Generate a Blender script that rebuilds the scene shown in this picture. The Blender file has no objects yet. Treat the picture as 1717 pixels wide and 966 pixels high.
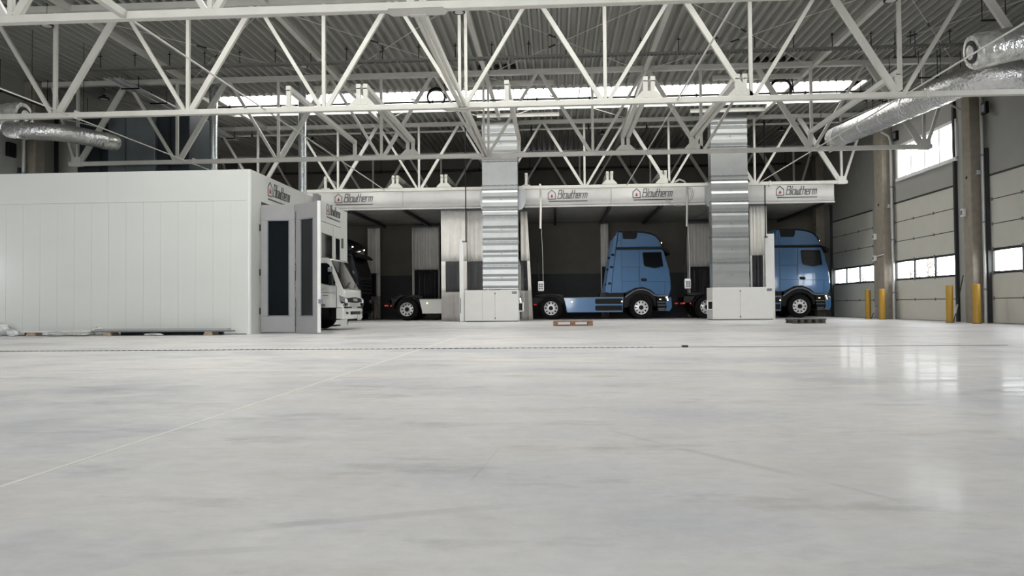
import bpy, math, random
from mathutils import Vector, Matrix

random.seed(7)
sc = bpy.context.scene
COL = sc.collection

# ---------------------------------------------------------------- camera
F_PX, W_PX, H_PX = 1222.0, 1717, 966
CAM_Z, YAW, PITCH, ROLL = 0.6373, -0.0600, 0.0239, -0.0082
cy, sy, cp, sp = math.cos(YAW), math.sin(YAW), math.cos(PITCH), math.sin(PITCH)
fw = Vector((sy * cp, cy * cp, sp)); rt = Vector((cy, -sy, 0)); up = rt.cross(fw)
cr, sr = math.cos(ROLL), math.sin(ROLL)
rt, up = rt * cr + up * sr, up * cr - rt * sr
cam = bpy.data.objects.new('camera', bpy.data.cameras.new('camera'))
COL.objects.link(cam)
cam.matrix_world = Matrix(((rt.x, up.x, -fw.x, 0), (rt.y, up.y, -fw.y, 0), (rt.z, up.z, -fw.z, CAM_Z), (0, 0, 0, 1)))
cam.data.sensor_width = 36.0
cam.data.lens = F_PX * 36.0 / W_PX
cam.data.clip_end = 300
sc.camera = cam

# ---------------------------------------------------------------- sky, daylight, exposure
SKY = 8.5
world = bpy.data.worlds.new('overcast_sky'); sc.world = world
world.use_nodes = True
bg = world.node_tree.nodes['Background']
bg.inputs[0].default_value = (1.0, 0.99, 0.97, 1); bg.inputs[1].default_value = SKY
sc.view_settings.view_transform = 'Standard'
sc.view_settings.look = 'None'
sc.view_settings.exposure = 0.66
sc.view_settings.gamma = 1.0
sc.view_settings.use_curve_mapping = False
sc.cycles.use_denoising = True
sc.cycles.max_bounces = 10
sc.cycles.diffuse_bounces = 6
sc.cycles.glossy_bounces = 5
sc.cycles.transparent_max_bounces = 16
sc.cycles.sample_clamp_indirect = 8.0
sc.cycles.caustics_reflective = False
sc.cycles.caustics_refractive = False

# hall dimensions (metres)
XR, XL, YB, YF, ZR = 12.87, -17.25, 36.6, -9.0, 8.12
CR, CL = 12.475, -16.85                      # inner faces of the columns
SKYLIGHTS = [(25.1, 27.75, -12.6, 10.6), (13.3, 15.95, -9.8, 5.4), (6.6, 8.5, -8.6, 4.4)]   # y0, y1, x0, x1; second narrowed and third added, both unseen, for the light

def portal(name, loc, rot, sx, sy_):
    """marks an opening so that the sky's light is sampled through it"""
    l = bpy.data.lights.new(name, 'AREA'); l.shape = 'RECTANGLE'; l.size = sx; l.size_y = sy_
    l.cycles.is_portal = True
    o = bpy.data.objects.new(name, l); COL.objects.link(o)
    o.location = loc; o.rotation_euler = rot
for ya, yb, xa, xb in SKYLIGHTS:
    portal('daylight_skylight', ((xa + xb) / 2, (ya + yb) / 2, ZR + 0.42), (0, 0, 0), xb - xa, yb - ya)
GATES = [(-12.6, -8.4), (-8.0, -3.8), (-2.4, 1.8)]        # glazed gates in the wall behind the camera
for xa, xb in GATES:
    portal('daylight_gate', ((xa + xb) / 2, YF - 0.05, 3.4), (math.pi / 2, 0, 0), xb - xa, 6.2)
RWIN = [(24.08, 27.98), (12.2, 16.1), (0.4, 4.3)]       # high windows in the right wall
for ya, yb in RWIN:
    portal('daylight_window', (XR + 0.12, (ya + yb) / 2, 5.85), (0, math.pi / 2, 0), 1.2, yb - ya)
RDOORS = [(30.34, 34.62), (24.16, 28.46), (18.04, 22.34), (12.0, 16.3)]
for ya, yb in RDOORS:
    portal('daylight_door', (XR + 0.08, (ya + yb) / 2, 1.84), (0, math.pi / 2, 0), 0.64, yb - ya)

# ---------------------------------------------------------------- materials
def mat(name, color, rough=0.5, metal=0.0, spec=0.5, noise=0.0, nscale=4.0, bump=0.0, bscale=20.0, coat=0.0, emit=0.0, stretch=None, rvar=0.0):
    m = bpy.data.materials.new(name); m.use_nodes = True
    nt = m.node_tree; b = nt.nodes['Principled BSDF']
    b.inputs['Base Color'].default_value = (*color, 1); b.inputs['Roughness'].default_value = rough
    b.inputs['Metallic'].default_value = metal; b.inputs['Specular IOR Level'].default_value = spec
    b.inputs['Coat Weight'].default_value = coat; b.inputs['Coat Roughness'].default_value = 0.06
    if emit:
        b.inputs['Emission Color'].default_value = (*color, 1); b.inputs['Emission Strength'].default_value = emit
    tc = nt.nodes.new('ShaderNodeTexCoord'); vec = tc.outputs['Object']
    if stretch:
        mp = nt.nodes.new('ShaderNodeMapping'); mp.inputs['Scale'].default_value = stretch
        nt.links.new(vec, mp.inputs[0]); vec = mp.outputs[0]
    if noise or rvar:
        n = nt.nodes.new('ShaderNodeTexNoise'); n.inputs['Scale'].default_value = nscale; n.inputs['Detail'].default_value = 5
        nt.links.new(vec, n.inputs['Vector'])
    if noise:
        r = nt.nodes.new('ShaderNodeMapRange'); r.inputs[1].default_value = 0.3; r.inputs[2].default_value = 0.7
        r.inputs[3].default_value = 1 - noise; r.inputs[4].default_value = 1 + noise
        nt.links.new(n.outputs[0], r.inputs[0])
        mx = nt.nodes.new('ShaderNodeMix'); mx.data_type = 'RGBA'; mx.blend_type = 'MULTIPLY'; mx.inputs[0].default_value = 1
        mx.inputs[6].default_value = (*color, 1); nt.links.new(r.outputs[0], mx.inputs[7]); nt.links.new(mx.outputs[2], b.inputs['Base Color'])
    if rvar:
        r2 = nt.nodes.new('ShaderNodeMapRange'); r2.inputs[1].default_value = 0.3; r2.inputs[2].default_value = 0.7
        r2.inputs[3].default_value = max(0.02, rough - rvar); r2.inputs[4].default_value = rough + rvar
        nt.links.new(n.outputs[0], r2.inputs[0]); nt.links.new(r2.outputs[0], b.inputs['Roughness'])
    if bump:
        n2 = nt.nodes.new('ShaderNodeTexNoise'); n2.inputs['Scale'].default_value = bscale; n2.inputs['Detail'].default_value = 3
        nt.links.new(vec, n2.inputs['Vector'])
        bp = nt.nodes.new('ShaderNodeBump'); bp.inputs['Strength'].default_value = bump; bp.inputs['Distance'].default_value = 0.03
        nt.links.new(n2.outputs[0], bp.inputs['Height']); nt.links.new(bp.outputs[0], b.inputs['Normal'])
    return m

def film_mat(name, tint, veil, k):
    """soft PVC film: see-through with a grey veil"""
    m = bpy.data.materials.new(name); m.use_nodes = True
    nt = m.node_tree; nt.nodes.clear(); N = nt.nodes.new
    out = N('ShaderNodeOutputMaterial'); mix = N('ShaderNodeMixShader'); tr = N('ShaderNodeBsdfTransparent'); p = N('ShaderNodeBsdfPrincipled')
    tr.inputs[0].default_value = (*tint, 1); p.inputs['Base Color'].default_value = (*veil, 1); p.inputs['Roughness'].default_value = 0.35
    tc = N('ShaderNodeTexCoord'); n = N('ShaderNodeTexNoise'); n.inputs['Scale'].default_value = 3.0; nt.links.new(tc.outputs['Object'], n.inputs['Vector'])
    r = N('ShaderNodeMapRange'); r.inputs[3].default_value = k * 0.8; r.inputs[4].default_value = k * 1.2
    nt.links.new(n.outputs[0], r.inputs[0]); nt.links.new(r.outputs[0], mix.inputs[0])
    nt.links.new(tr.outputs[0], mix.inputs[1]); nt.links.new(p.outputs[0], mix.inputs[2]); nt.links.new(mix.outputs[0], out.inputs[0])
    return m

def pane_mat(name, tint, gloss=0.12, rough=0.03):
    m = bpy.data.materials.new(name); m.use_nodes = True
    nt = m.node_tree; nt.nodes.clear()
    out = nt.nodes.new('ShaderNodeOutputMaterial'); mix = nt.nodes.new('ShaderNodeMixShader')
    tr = nt.nodes.new('ShaderNodeBsdfTransparent'); tr.inputs[0].default_value = (*tint, 1)
    gl = nt.nodes.new('ShaderNodeBsdfGlossy'); gl.inputs['Roughness'].default_value = rough
    mix.inputs[0].default_value = gloss
    nt.links.new(tr.outputs[0], mix.inputs[1]); nt.links.new(gl.outputs[0], mix.inputs[2]); nt.links.new(mix.outputs[0], out.inputs[0])
    return m

M = {
 'steel': mat('white_painted_steel', (0.56, 0.55, 0.51), 0.42, noise=0.05, nscale=3),
 'deck': mat('coated_roof_deck', (0.30, 0.30, 0.275), 0.5, noise=0.07, nscale=1.5, stretch=(3, 0.25, 1)),
 'curb': mat('white_skylight_curb', (0.8, 0.8, 0.78), 0.5, noise=0.03),
 'dark': mat('dark_metal', (0.018, 0.019, 0.02), 0.5, noise=0.15),
 'trayg': mat('grey_cable_tray', (0.20, 0.20, 0.19), 0.45, metal=0.3, noise=0.08),
 'black': mat('black_plastic', (0.0045, 0.0045, 0.005), 0.5, spec=0.25, noise=0.1),
 'rubber': mat('tyre_rubber', (0.006, 0.006, 0.006), 0.85, spec=0.2, noise=0.2, nscale=12, bump=0.2),
 'wallp': mat('grey_wall_panel', (0.30, 0.298, 0.28), 0.55, noise=0.04, nscale=2),
 'doorp': mat('grey_door_panel', (0.50, 0.49, 0.44), 0.5, noise=0.03, nscale=2, bump=0.05, bscale=90),
 'seam': mat('black_rubber_seal', (0.015, 0.015, 0.015), 0.6),
 'conc': mat('precast_concrete', (0.25, 0.22, 0.18), 0.75, noise=0.12, nscale=5, bump=0.15, bscale=25),
 'backw': mat('brownish_back_wall', (0.125, 0.115, 0.098), 0.7, noise=0.06, nscale=2),
 'backd': mat('charcoal_dado', (0.022, 0.023, 0.027), 0.6, noise=0.1),
 'booth': mat('white_booth_panel', (0.62, 0.635, 0.605), 0.24, spec=0.5, noise=0.015, nscale=1.2, bump=0.22, bscale=1.0, stretch=(0.6, 1, 1.0)),
 'header': mat('white_coated_header', (0.72, 0.71, 0.69), 0.3, noise=0.03),
 'leaf': mat('grey_door_leaf', (0.29, 0.285, 0.29), 0.4, noise=0.03),
 'glassd': mat('dark_tinted_glass', (0.006, 0.008, 0.01), 0.06, spec=0.5, noise=0.3, nscale=1),
 'galv': mat('galvanised_duct', (0.37, 0.38, 0.38), 0.34, metal=0.6, noise=0.05, nscale=3),
 'spiral': mat('spiral_duct_zinc', (0.55, 0.58, 0.6), 0.28, metal=0.9, noise=0.1, nscale=8),
 'foil': mat('aluminium_foil_wrap', (0.74, 0.74, 0.75), 0.26, metal=0.9, noise=0.10, nscale=9, bump=1.0, bscale=13),
 'film': mat('crumpled_plastic_film', (0.6, 0.6, 0.58), 0.16, metal=0.5, noise=0.3, nscale=7, bump=1.0, bscale=9),
 'bag': mat('white_plastic_wrap', (0.6, 0.61, 0.61), 0.25, noise=0.15, nscale=14, bump=0.7, bscale=22),
 'bayceil': mat('grey_bay_ceiling', (0.24, 0.24, 0.23), 0.5, noise=0.05),
 'fanbox': mat('white_cabinet', (0.66, 0.655, 0.63), 0.4, noise=0.02),
 'cloth': mat('white_curtain_cloth', (0.84, 0.815, 0.775), 0.6, noise=0.05, nscale=3),
 'skirtc': mat('grey_curtain_hem', (0.38, 0.36, 0.345), 0.6, noise=0.06, nscale=4),
 'clear': film_mat('clear_curtain_window', (0.62, 0.62, 0.63), (0.11, 0.11, 0.115), 0.45),
 'pane': pane_mat('clear_glazing', (0.93, 0.95, 0.97), 0.05),
 'opal': pane_mat('skylight_glazing', (0.72, 0.72, 0.71), 0.04, 0.2),
 'yellow': mat('yellow_bollard_paint', (0.42, 0.235, 0.02), 0.4, noise=0.06, nscale=6),
 'wood': mat('pallet_pine', (0.30, 0.17, 0.095), 0.75, noise=0.25, nscale=9, stretch=(1, 6, 6)),
 'woodg': mat('weathered_dark_pallet', (0.09, 0.085, 0.075), 0.8, noise=0.3, nscale=9),
 'block': mat('pale_wood_block', (0.33, 0.26, 0.19), 0.8, noise=0.2, nscale=9),
 'whitep': mat('white_plastic', (0.75, 0.75, 0.74), 0.35, noise=0.02),
 'pipe': mat('grey_downpipe', (0.42, 0.42, 0.41), 0.35, metal=0.3, noise=0.04),
 'plenum': mat('dark_blue_plenum', (0.035, 0.042, 0.05), 0.4, metal=0.3, noise=0.12, nscale=2),
 'plenuml': mat('blue_grey_sheet', (0.17, 0.19, 0.2), 0.38, metal=0.4, noise=0.1, nscale=2),
 'blue': mat('light_blue_truck_paint', (0.058, 0.148, 0.295), 0.28, metal=0.15, coat=1.0, noise=0.02),
 'navy': mat('dark_navy_truck_paint', (0.004, 0.007, 0.016), 0.25, coat=1.0, noise=0.02),
 'wpaint': mat('white_truck_paint', (0.70, 0.70, 0.68), 0.25, coat=0.8, noise=0.01),
 'trimg': mat('grey_plastic_trim', (0.16, 0.17, 0.195), 0.4, noise=0.05),
 'alu': mat('bright_alloy', (0.74, 0.74, 0.75), 0.3, metal=0.35, noise=0.05),
 'led': mat('white_led_lamp', (1.0, 0.95, 0.85), emit=6.0),
 'amber': mat('amber_marker_lamp', (1.0, 0.66, 0.28), emit=2.0),
 'red': mat('red_tail_lamp', (0.5, 0.03, 0.02), emit=0.5),
 'led_off': mat('lamp_lens_white', (0.8, 0.8, 0.8), 0.15, noise=0.05),
 'chrome': mat('headlamp_glass', (0.55, 0.57, 0.6), 0.08, metal=0.6),
 'letter': mat('dark_grey_lettering', (0.10, 0.098, 0.10), 0.5),
 'flame': mat('red_flame_mark', (0.35, 0.03, 0.035), 0.5),
 'joint': mat('pale_joint_filler', (0.76, 0.75, 0.71), 0.5, noise=0.1),
 'lens': mat('lamp_diffuser', (0.5, 0.5, 0.48), 0.3, noise=0.03),
 'bark': mat('grey_bark', (0.12, 0.1, 0.085), 0.9, noise=0.3),
 'yard': mat('pale_yard_ground', (0.35, 0.35, 0.33), 0.9, noise=0.1),
 'plate': mat('number_plate', (0.55, 0.55, 0.52), 0.4),
}

def floor_material():
    m = bpy.data.materials.new('polished_concrete_floor'); m.use_nodes = True
    nt = m.node_tree; b = nt.nodes['Principled BSDF']; L = nt.links.new; N = nt.nodes.new
    tc = N('ShaderNodeTexCoord')
    def noise(scale, detail, st=(1, 1, 1), rough=0.55):
        mp = N('ShaderNodeMapping'); mp.inputs['Scale'].default_value = st; L(tc.outputs['Object'], mp.inputs[0])
        n = N('ShaderNodeTexNoise'); n.inputs['Scale'].default_value = scale; n.inputs['Detail'].default_value = detail; n.inputs['Roughness'].default_value = rough
        L(mp.outputs[0], n.inputs['Vector']); return n.outputs[0]
    def rng(x, a, b_, c, d):
        r = N('ShaderNodeMapRange'); r.inputs[1].default_value = a; r.inputs[2].default_value = b_; r.inputs[3].default_value = c; r.inputs[4].default_value = d
        L(x, r.inputs[0]); return r.outputs[0]
    def mul(a, b_):
        k = N('ShaderNodeMath'); k.operation = 'MULTIPLY'; L(a, k.inputs[0])
        if isinstance(b_, (int, float)): k.inputs[1].default_value = b_
        else: L(b_, k.inputs[1])
        return k.outputs[0]
    big = noise(0.28, 4); mid = noise(2.2, 10, (0.75, 1.2, 1), 0.72); fine = noise(13, 7, (0.6, 1.1, 1), 0.7)
    clouds = noise(0.55, 9, (0.8, 1.2, 1), 0.66)
    v = mul(rng(big, 0.3, 0.7, 0.93, 1.06), rng(mid, 0.28, 0.72, 0.86, 1.10))
    v = mul(v, rng(fine, 0.3, 0.7, 0.93, 1.06))
    v = mul(v, rng(clouds, 0.50, 0.68, 1.0, 0.78))
    scuff = noise(1.7, 10, (0.6, 1.4, 1), 0.7)
    v = mul(v, rng(scuff, 0.54, 0.68, 1.0, 0.74))
    chips = noise(26, 2)
    v = mul(v, rng(chips, 0.80, 0.84, 1.0, 1.35))
    # tyre scuffs: distance to line segments on the floor
    def seg(ax, ay, bx, by, w, dark):
        s = N('ShaderNodeSeparateXYZ'); L(tc.outputs['Object'], s.inputs[0])
        dx, dy = bx - ax, by - ay; ln = math.hypot(dx, dy); dx /= ln; dy /= ln
        def lin(cx, cy_, c):
            a = N('ShaderNodeMath'); a.operation = 'MULTIPLY'; L(s.outputs[0], a.inputs[0]); a.inputs[1].default_value = cx
            k = N('ShaderNodeMath'); k.operation = 'MULTIPLY_ADD'; L(s.outputs[1], k.inputs[0]); k.inputs[1].default_value = cy_; L(a.outputs[0], k.inputs[2])
            e = N('ShaderNodeMath'); e.operation = 'ADD'; L(k.outputs[0], e.inputs[0]); e.inputs[1].default_value = c; return e.outputs[0]
        t = lin(dx, dy, -(ax * dx + ay * dy)); d = lin(-dy, dx, (ax * dy - ay * dx))
        ab = N('ShaderNodeMath'); ab.operation = 'ABSOLUTE'; L(d, ab.inputs[0])
        near = rng(ab.outputs[0], w * 0.6, w, 1, 0)
        on = mul(rng(t, 0, 0.12, 0, 1), rng(t, ln - 0.12, ln, 1, 0))
        k = mul(mul(near, on), rng(mid, 0.35, 0.6, 0.35, 1.0))
        return rng(k, 0, 1, 1.0, dark)
    for a in ((0.24, 3.78, 0.52, 3.30, 0.018, 0.86), (0.52, 3.30, 0.92, 2.72, 0.03, 0.80), (0.92, 2.72, 1.12, 2.38, 0.02, 0.85), (1.28, 2.1, 1.42, 1.9, 0.02, 0.82),
              (-0.95, 2.05, -0.1, 2.35, 0.035, 0.86), (-1.1, 1.82, -0.7, 1.92, 0.03, 0.84), (-0.25, 3.35, -0.32, 2.6, 0.006, 0.85),
              (-2.2, 8.5, 1.5, 7.9, 0.10, 0.86), (-0.5, 7.3, 1.8, 7.0, 0.14, 0.85), (1.9, 6.2, 3.3, 6.0, 0.2, 0.86)):
        v = mul(v, seg(*a))
    cr_ = N('ShaderNodeMix'); cr_.data_type = 'RGBA'; cr_.inputs[6].default_value = (0.67, 0.65, 0.63, 1); cr_.inputs[7].default_value = (0.60, 0.605, 0.635, 1)
    L(rng(clouds, 0.42, 0.62, 0, 1), cr_.inputs[0])
    mx = N('ShaderNodeMix'); mx.data_type = 'RGBA'; mx.blend_type = 'MULTIPLY'; mx.inputs[0].default_value = 1
    L(cr_.outputs[2], mx.inputs[6]); L(v, mx.inputs[7]); L(mx.outputs[2], b.inputs['Base Color'])
    L(rng(big, 0.3, 0.7, 0.42, 0.52), b.inputs['Roughness']); b.inputs['Specular IOR Level'].default_value = 0.35
    L(rng(noise(2.2, 4, (0.4, 1.6, 1)), 0.35, 0.65, 0.02, 0.14), b.inputs['Coat Weight']); b.inputs['Coat Roughness'].default_value = 0.12; b.inputs['Coat IOR'].default_value = 1.4
    bp = N('ShaderNodeBump'); bp.inputs['Strength'].default_value = 0.03; bp.inputs['Distance'].default_value = 0.02
    L(noise(5, 4), bp.inputs['Height']); L(bp.outputs[0], b.inputs['Normal'])
    return m
M['floor'] = floor_material()

# ---------------------------------------------------------------- mesh helpers
class MB:
    """collects shapes; build() links them as ONE mesh object"""
    def __init__(s): s.v = []; s.f = []
    def add(s, vs, fs):
        o = len(s.v); s.v += [tuple(v) for v in vs]; s.f += [tuple(i + o for i in f) for f in fs]; return s
    def box(s, x0, x1, y0, y1, z0, z1):
        x0, x1 = sorted((x0, x1)); y0, y1 = sorted((y0, y1)); z0, z1 = sorted((z0, z1))
        return s.add([(x0, y0, z0), (x1, y0, z0), (x1, y1, z0), (x0, y1, z0), (x0, y0, z1), (x1, y0, z1), (x1, y1, z1), (x0, y1, z1)],
                     [(0, 3, 2, 1), (4, 5, 6, 7), (0, 1, 5, 4), (1, 2, 6, 5), (2, 3, 7, 6), (3, 0, 4, 7)])
    def bar(s, p, q, w, h, upv=(0, 0, 1)):
        p, q = Vector(p), Vector(q); d = (q - p).normalized(); u = Vector(upv)
        a = d.cross(u)
        if a.length < 1e-4: a = d.cross(Vector((0, 1, 0)))
        a.normalize(); b = a.cross(d).normalized()
        a, b = a * w / 2, b * h / 2
        return s.add([p - a - b, p + a - b, p + a + b, p - a + b, q - a - b, q + a - b, q + a + b, q - a + b],
                     [(0, 3, 2, 1), (4, 5, 6, 7), (0, 1, 5, 4), (1, 2, 6, 5), (2, 3, 7, 6), (3, 0, 4, 7)])
    def tube(s, pts, r, n=10, caps=True):
        pts = [Vector(p) for p in pts]; k = len(pts); rs = r if isinstance(r, (list, tuple)) else [r] * k
        vs = []; prev = None
        for i in range(k):
            d = (pts[min(i + 1, k - 1)] - pts[max(i - 1, 0)]).normalized()
            if prev is None:
                a = d.cross(Vector((0, 0, 1)))
                if a.length < 1e-3: a = d.cross(Vector((0, 1, 0)))
            else: a = prev - d * prev.dot(d)
            a.normalize(); prev = a; b = d.cross(a)
            vs += [pts[i] + (a * math.cos(2 * math.pi * j / n) + b * math.sin(2 * math.pi * j / n)) * rs[i] for j in range(n)]
        fs = [(i * n + j, i * n + (j + 1) % n, (i + 1) * n + (j + 1) % n, (i + 1) * n + j) for i in range(k - 1) for j in range(n)]
        if caps: fs += [tuple(range(n - 1, -1, -1)), tuple(range((k - 1) * n, k * n))]
        return s.add(vs, fs)
    def prism(s, poly, axis, a0, a1):
        """poly: 2-D outline; axis 'x': (y,z), 'y': (x,z), 'z': (x,y)"""
        def P(p, a): return (a, p[0], p[1]) if axis == 'x' else (p[0], a, p[1]) if axis == 'y' else (p[0], p[1], a)
        n = len(poly)
        return s.add([P(p, a0) for p in poly] + [P(p, a1) for p in poly],
                     [tuple(range(n)), tuple(range(2 * n - 1, n - 1, -1))] + [(i, i + n, (i + 1) % n + n, (i + 1) % n) for i in range(n)])
    def lathe(s, prof, c, axis='z', n=24):
        """prof: (radius, offset along axis); open ends are capped"""
        c = Vector(c); vs = []; k = len(prof)
        for r, h in prof:
            for j in range(n):
                a = 2 * math.pi * j / n; p, q = r * math.cos(a), r * math.sin(a)
                vs.append(c + (Vector((p, q, h)) if axis == 'z' else Vector((p, h, q)) if axis == 'y' else Vector((h, p, q))))
        fs = [(i * n + j, i * n + (j + 1) % n, (i + 1) * n + (j + 1) % n, (i + 1) * n + j) for i in range(k - 1) for j in range(n)]
        fs += [tuple(range(n - 1, -1, -1)), tuple(range((k - 1) * n, k * n))]
        return s.add(vs, fs)

def wloc(o):
    v = Vector((0, 0, 0))
    while o is not None: v = v + o.location; o = o.parent
    return v

def build(name, mb, m, parent=None, smooth=None, bevel=0.0, solid=0.0):
    off = wloc(parent)
    me = bpy.data.meshes.new(name)
    me.from_pydata([(v[0] - off.x, v[1] - off.y, v[2] - off.z) for v in mb.v], [], mb.f)
    me.materials.append(M[m] if isinstance(m, str) else m)
    import bmesh
    b = bmesh.new(); b.from_mesh(me); bmesh.ops.recalc_face_normals(b, faces=b.faces); b.to_mesh(me); b.free()
    if smooth:
        for p in me.polygons: p.use_smooth = True
        me.set_sharp_from_angle(angle=math.radians(smooth))
    o = bpy.data.objects.new(name, me); COL.objects.link(o)
    if parent is not None: o.parent = parent
    if solid:
        k = o.modifiers.new('thickness', 'SOLIDIFY'); k.thickness = solid; k.offset = 0
    if bevel:
        k = o.modifiers.new('edge', 'BEVEL'); k.width = bevel; k.segments = 2; k.limit_method = 'ANGLE'; k.angle_limit = math.radians(40)
    return o

def tag(o, label, cat, group=None):
    o['label'] = label; o['category'] = cat
    if group: o['group'] = group
    return o
def thing(name, label, cat, loc, group=None):
    o = bpy.data.objects.new(name, None); COL.objects.link(o); o.location = loc; o.empty_display_size = 0.2
    return tag(o, label, cat, group)
def struct(name, mb, m, parent=None, **k):
    o = build(name, mb, m, parent, **k)
    if parent is None: o['kind'] = 'structure'
    return o
def sempty(name, loc):
    o = bpy.data.objects.new(name, None); COL.objects.link(o); o.location = loc; o['kind'] = 'structure'; return o
def copy_tree(o, parent=None):
    c = o.copy(); COL.objects.link(c)
    if parent is not None: c.parent = parent
    for ch in list(o.children): copy_tree(ch, c)
    return c

# ================================================================ SETTING
struct('floor', MB().box(XL - 0.4, XR + 0.5, YF - 0.3, YB + 0.3, -0.2, 0), 'floor')
struct('trim_1', MB().box(-2.010, -1.990, -2, 16.9, -0.01, 0.0015), 'joint')['label'] = 'pale sawn joint running away across the concrete floor'
jt = MB()
pj, qj = Vector((-15.0, 10.42, 0)), Vector((6.55, 11.02, 0)); dj = (qj - pj).normalized(); LJ = (qj - pj).length
jt.bar(pj + Vector((0, 0, 0.002)), qj + Vector((0, 0, 0.002)), 0.022, 0.005)
k = 0.0
while k < LJ * 0.76:
    jt.bar(pj + dj * k + Vector((0, 0, 0.004)), pj + dj * (k + 0.045) + Vector((0, 0, 0.004)), 0.04, 0.008); k += 0.09
jt.box(1.85, 1.93, 10.84, 10.94, 0, 0.03)
struct('trim_2', jt, 'dark')['label'] = 'dark dotted joint strip laid across the hall floor'
struct('yard_ground', MB().box(XR + 0.5, 60, -30, 70, -0.3, -0.08), 'yard')

# corrugated roof deck, ribs running along the hall
def deck(y0, y1, x0=XL - 0.3, x1=XR + 0.3, pitch=0.26, hgt=0.13):
    prof = []; x = x0
    while x < x1:
        prof += [(x, ZR), (x + 0.055, ZR), (x + 0.095, ZR + hgt), (x + 0.22, ZR + hgt)]; x += pitch
    n = len(prof); m = MB()
    m.add([(p[0], y0, p[1]) for p in prof] + [(p[0], y1, p[1]) for p in prof], [(i, i + 1, n + i + 1, n + i) for i in range(n - 1)])
    return m
edges = [YF - 0.2]
for a, b, _x, _y in sorted(SKYLIGHTS): edges += [a, b]
edges.append(YB + 0.2)
for i in range(0, len(edges), 2):
    c = struct('ceiling', deck(edges[i], edges[i + 1]), 'deck', solid=0.004)
for a, b, sx0, sx1 in sorted(SKYLIGHTS):       # deck left and right of each skylight
    struct('ceiling', deck(a, b, XL - 0.3, sx0), 'deck', solid=0.004)
    struct('ceiling', deck(a, b, sx1 + 0.02, XR + 0.3), 'deck', solid=0.004)
roof = MB()
for i in range(0, len(edges), 2): roof.box(XL - 0.5, XR + 0.6, edges[i], edges[i + 1], ZR + 0.16, ZR + 0.3)
for a, b, sx0, sx1 in SKYLIGHTS: roof.box(XL - 0.5, sx0, a, b, ZR + 0.16, ZR + 0.3).box(sx1, XR + 0.6, a, b, ZR + 0.16, ZR + 0.3)
struct('ceiling', roof, 'dark')
for i, (a, b, x0, x1) in enumerate(SKYLIGHTS):
    w = sempty('window_%d' % (i + 1), ((x0 + x1) / 2, (a + b) / 2, ZR))
    w['label'] = 'long white skylight strip across the roof'  # the third strip is an unseen addition that lights the floor
    build('curb', MB().box(x0 - 0.08, x1 + 0.08, a - 0.06, a, ZR + 0.02, ZR + 0.40).box(x0 - 0.08, x1 + 0.08, b, b + 0.06, ZR + 0.02, ZR + 0.40)
          .box(x0 - 0.08, x0, a, b, ZR + 0.02, ZR + 0.40).box(x1, x1 + 0.08, a, b, ZR + 0.02, ZR + 0.40), 'curb', w)
    build('glazing', MB().box(x0 - 0.05, x1 + 0.05, a - 0.04, b + 0.04, ZR + 0.385, ZR + 0.392), 'opal', w)
    fr = MB()
    for j in range(1, 12):
        xx = x0 + (x1 - x0) * j / 12; fr.box(xx - 0.02, xx + 0.02, a, b, ZR + 0.34, ZR + 0.385)
    build('glazing_bar', fr, 'curb', w)

# walls with their openings
def wall_with_holes(name, axis, pos, thick, a0, a1, z0, z1, holes, m):
    """axis 'x': wall in the plane x=pos running along y; 'y': plane y=pos along x. holes: (a0,a1,z0,z1)"""
    cuts_a = sorted({a0, a1, *[h[0] for h in holes], *[h[1] for h in holes]}); cuts_z = sorted({z0, z1, *[h[2] for h in holes], *[h[3] for h in holes]})
    w = MB()
    for i in range(len(cuts_a) - 1):
        run = None
        for j in range(len(cuts_z) - 1):
            ca, cz = (cuts_a[i] + cuts_a[i + 1]) / 2, (cuts_z[j] + cuts_z[j + 1]) / 2
            if any(h[0] < ca < h[1] and h[2] < cz < h[3] for h in holes):
                if run: _wb(w, axis, pos, thick, cuts_a[i], cuts_a[i + 1], *run); run = None
            else: run = (run[0] if run else cuts_z[j], cuts_z[j + 1])
        if run: _wb(w, axis, pos, thick, cuts_a[i], cuts_a[i + 1], *run)
    return struct(name, w, m)
def _wb(w, axis, pos, t, a, b, z0, z1):
    if axis == 'x': w.box(pos, pos + t, a, b, z0, z1)
    else: w.box(a, b, pos, pos + t, z0, z1)
DOOR_H = 4.39
LDOORS = [(24.16, 28.46), (18.04, 22.34), (12.0, 16.3)]
wall_with_holes('wall_right', 'x', XR, 0.25, YF, YB, 0, ZR, [(a, b, 0, DOOR_H) for a, b in RDOORS] + [(a, b, 5.25, 6.45) for a, b in RWIN], 'wallp')
wall_with_holes('wall_left', 'x', XL, -0.25, YF, YB, 0, ZR, [(a, b, 0, DOOR_H) for a, b in LDOORS], 'wallp')
wall_with_holes('wall_front', 'y', YF, -0.25, XL - 0.25, XR + 0.25, 0, ZR, [(a, b, 0.3, 6.5) for a, b in GATES], 'wallp')
struct('wall_back', MB().box(XL - 0.25, XR + 0.25, YB, YB + 0.25, 0, ZR), 'backw')
struct('baseboard_back', MB().box(XL, XR, YB - 0.03, YB, 0, 2.2), 'backd')['label'] = 'charcoal lower band of the back wall'
for i, (a, b) in enumerate(GATES):
    d = sempty('window_%d' % (20 + i), ((a + b) / 2, YF, 0.3))
    build('pane', MB().box(a, b, YF - 0.1, YF - 0.09, 0.3, 6.5), 'pane', d)
    g = MB()
    for j in range(5): xx = a + (b - a) * j / 4; g.box(xx - 0.04, xx + 0.04, YF - 0.14, YF - 0.04, 0.3, 6.5)
    for j in range(5): zz = 0.3 + 6.2 * j / 4; g.box(a, b, YF - 0.14, YF - 0.04, zz - 0.04, zz + 0.04)
    build('window_frame', g, 'doorp', d)

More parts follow.
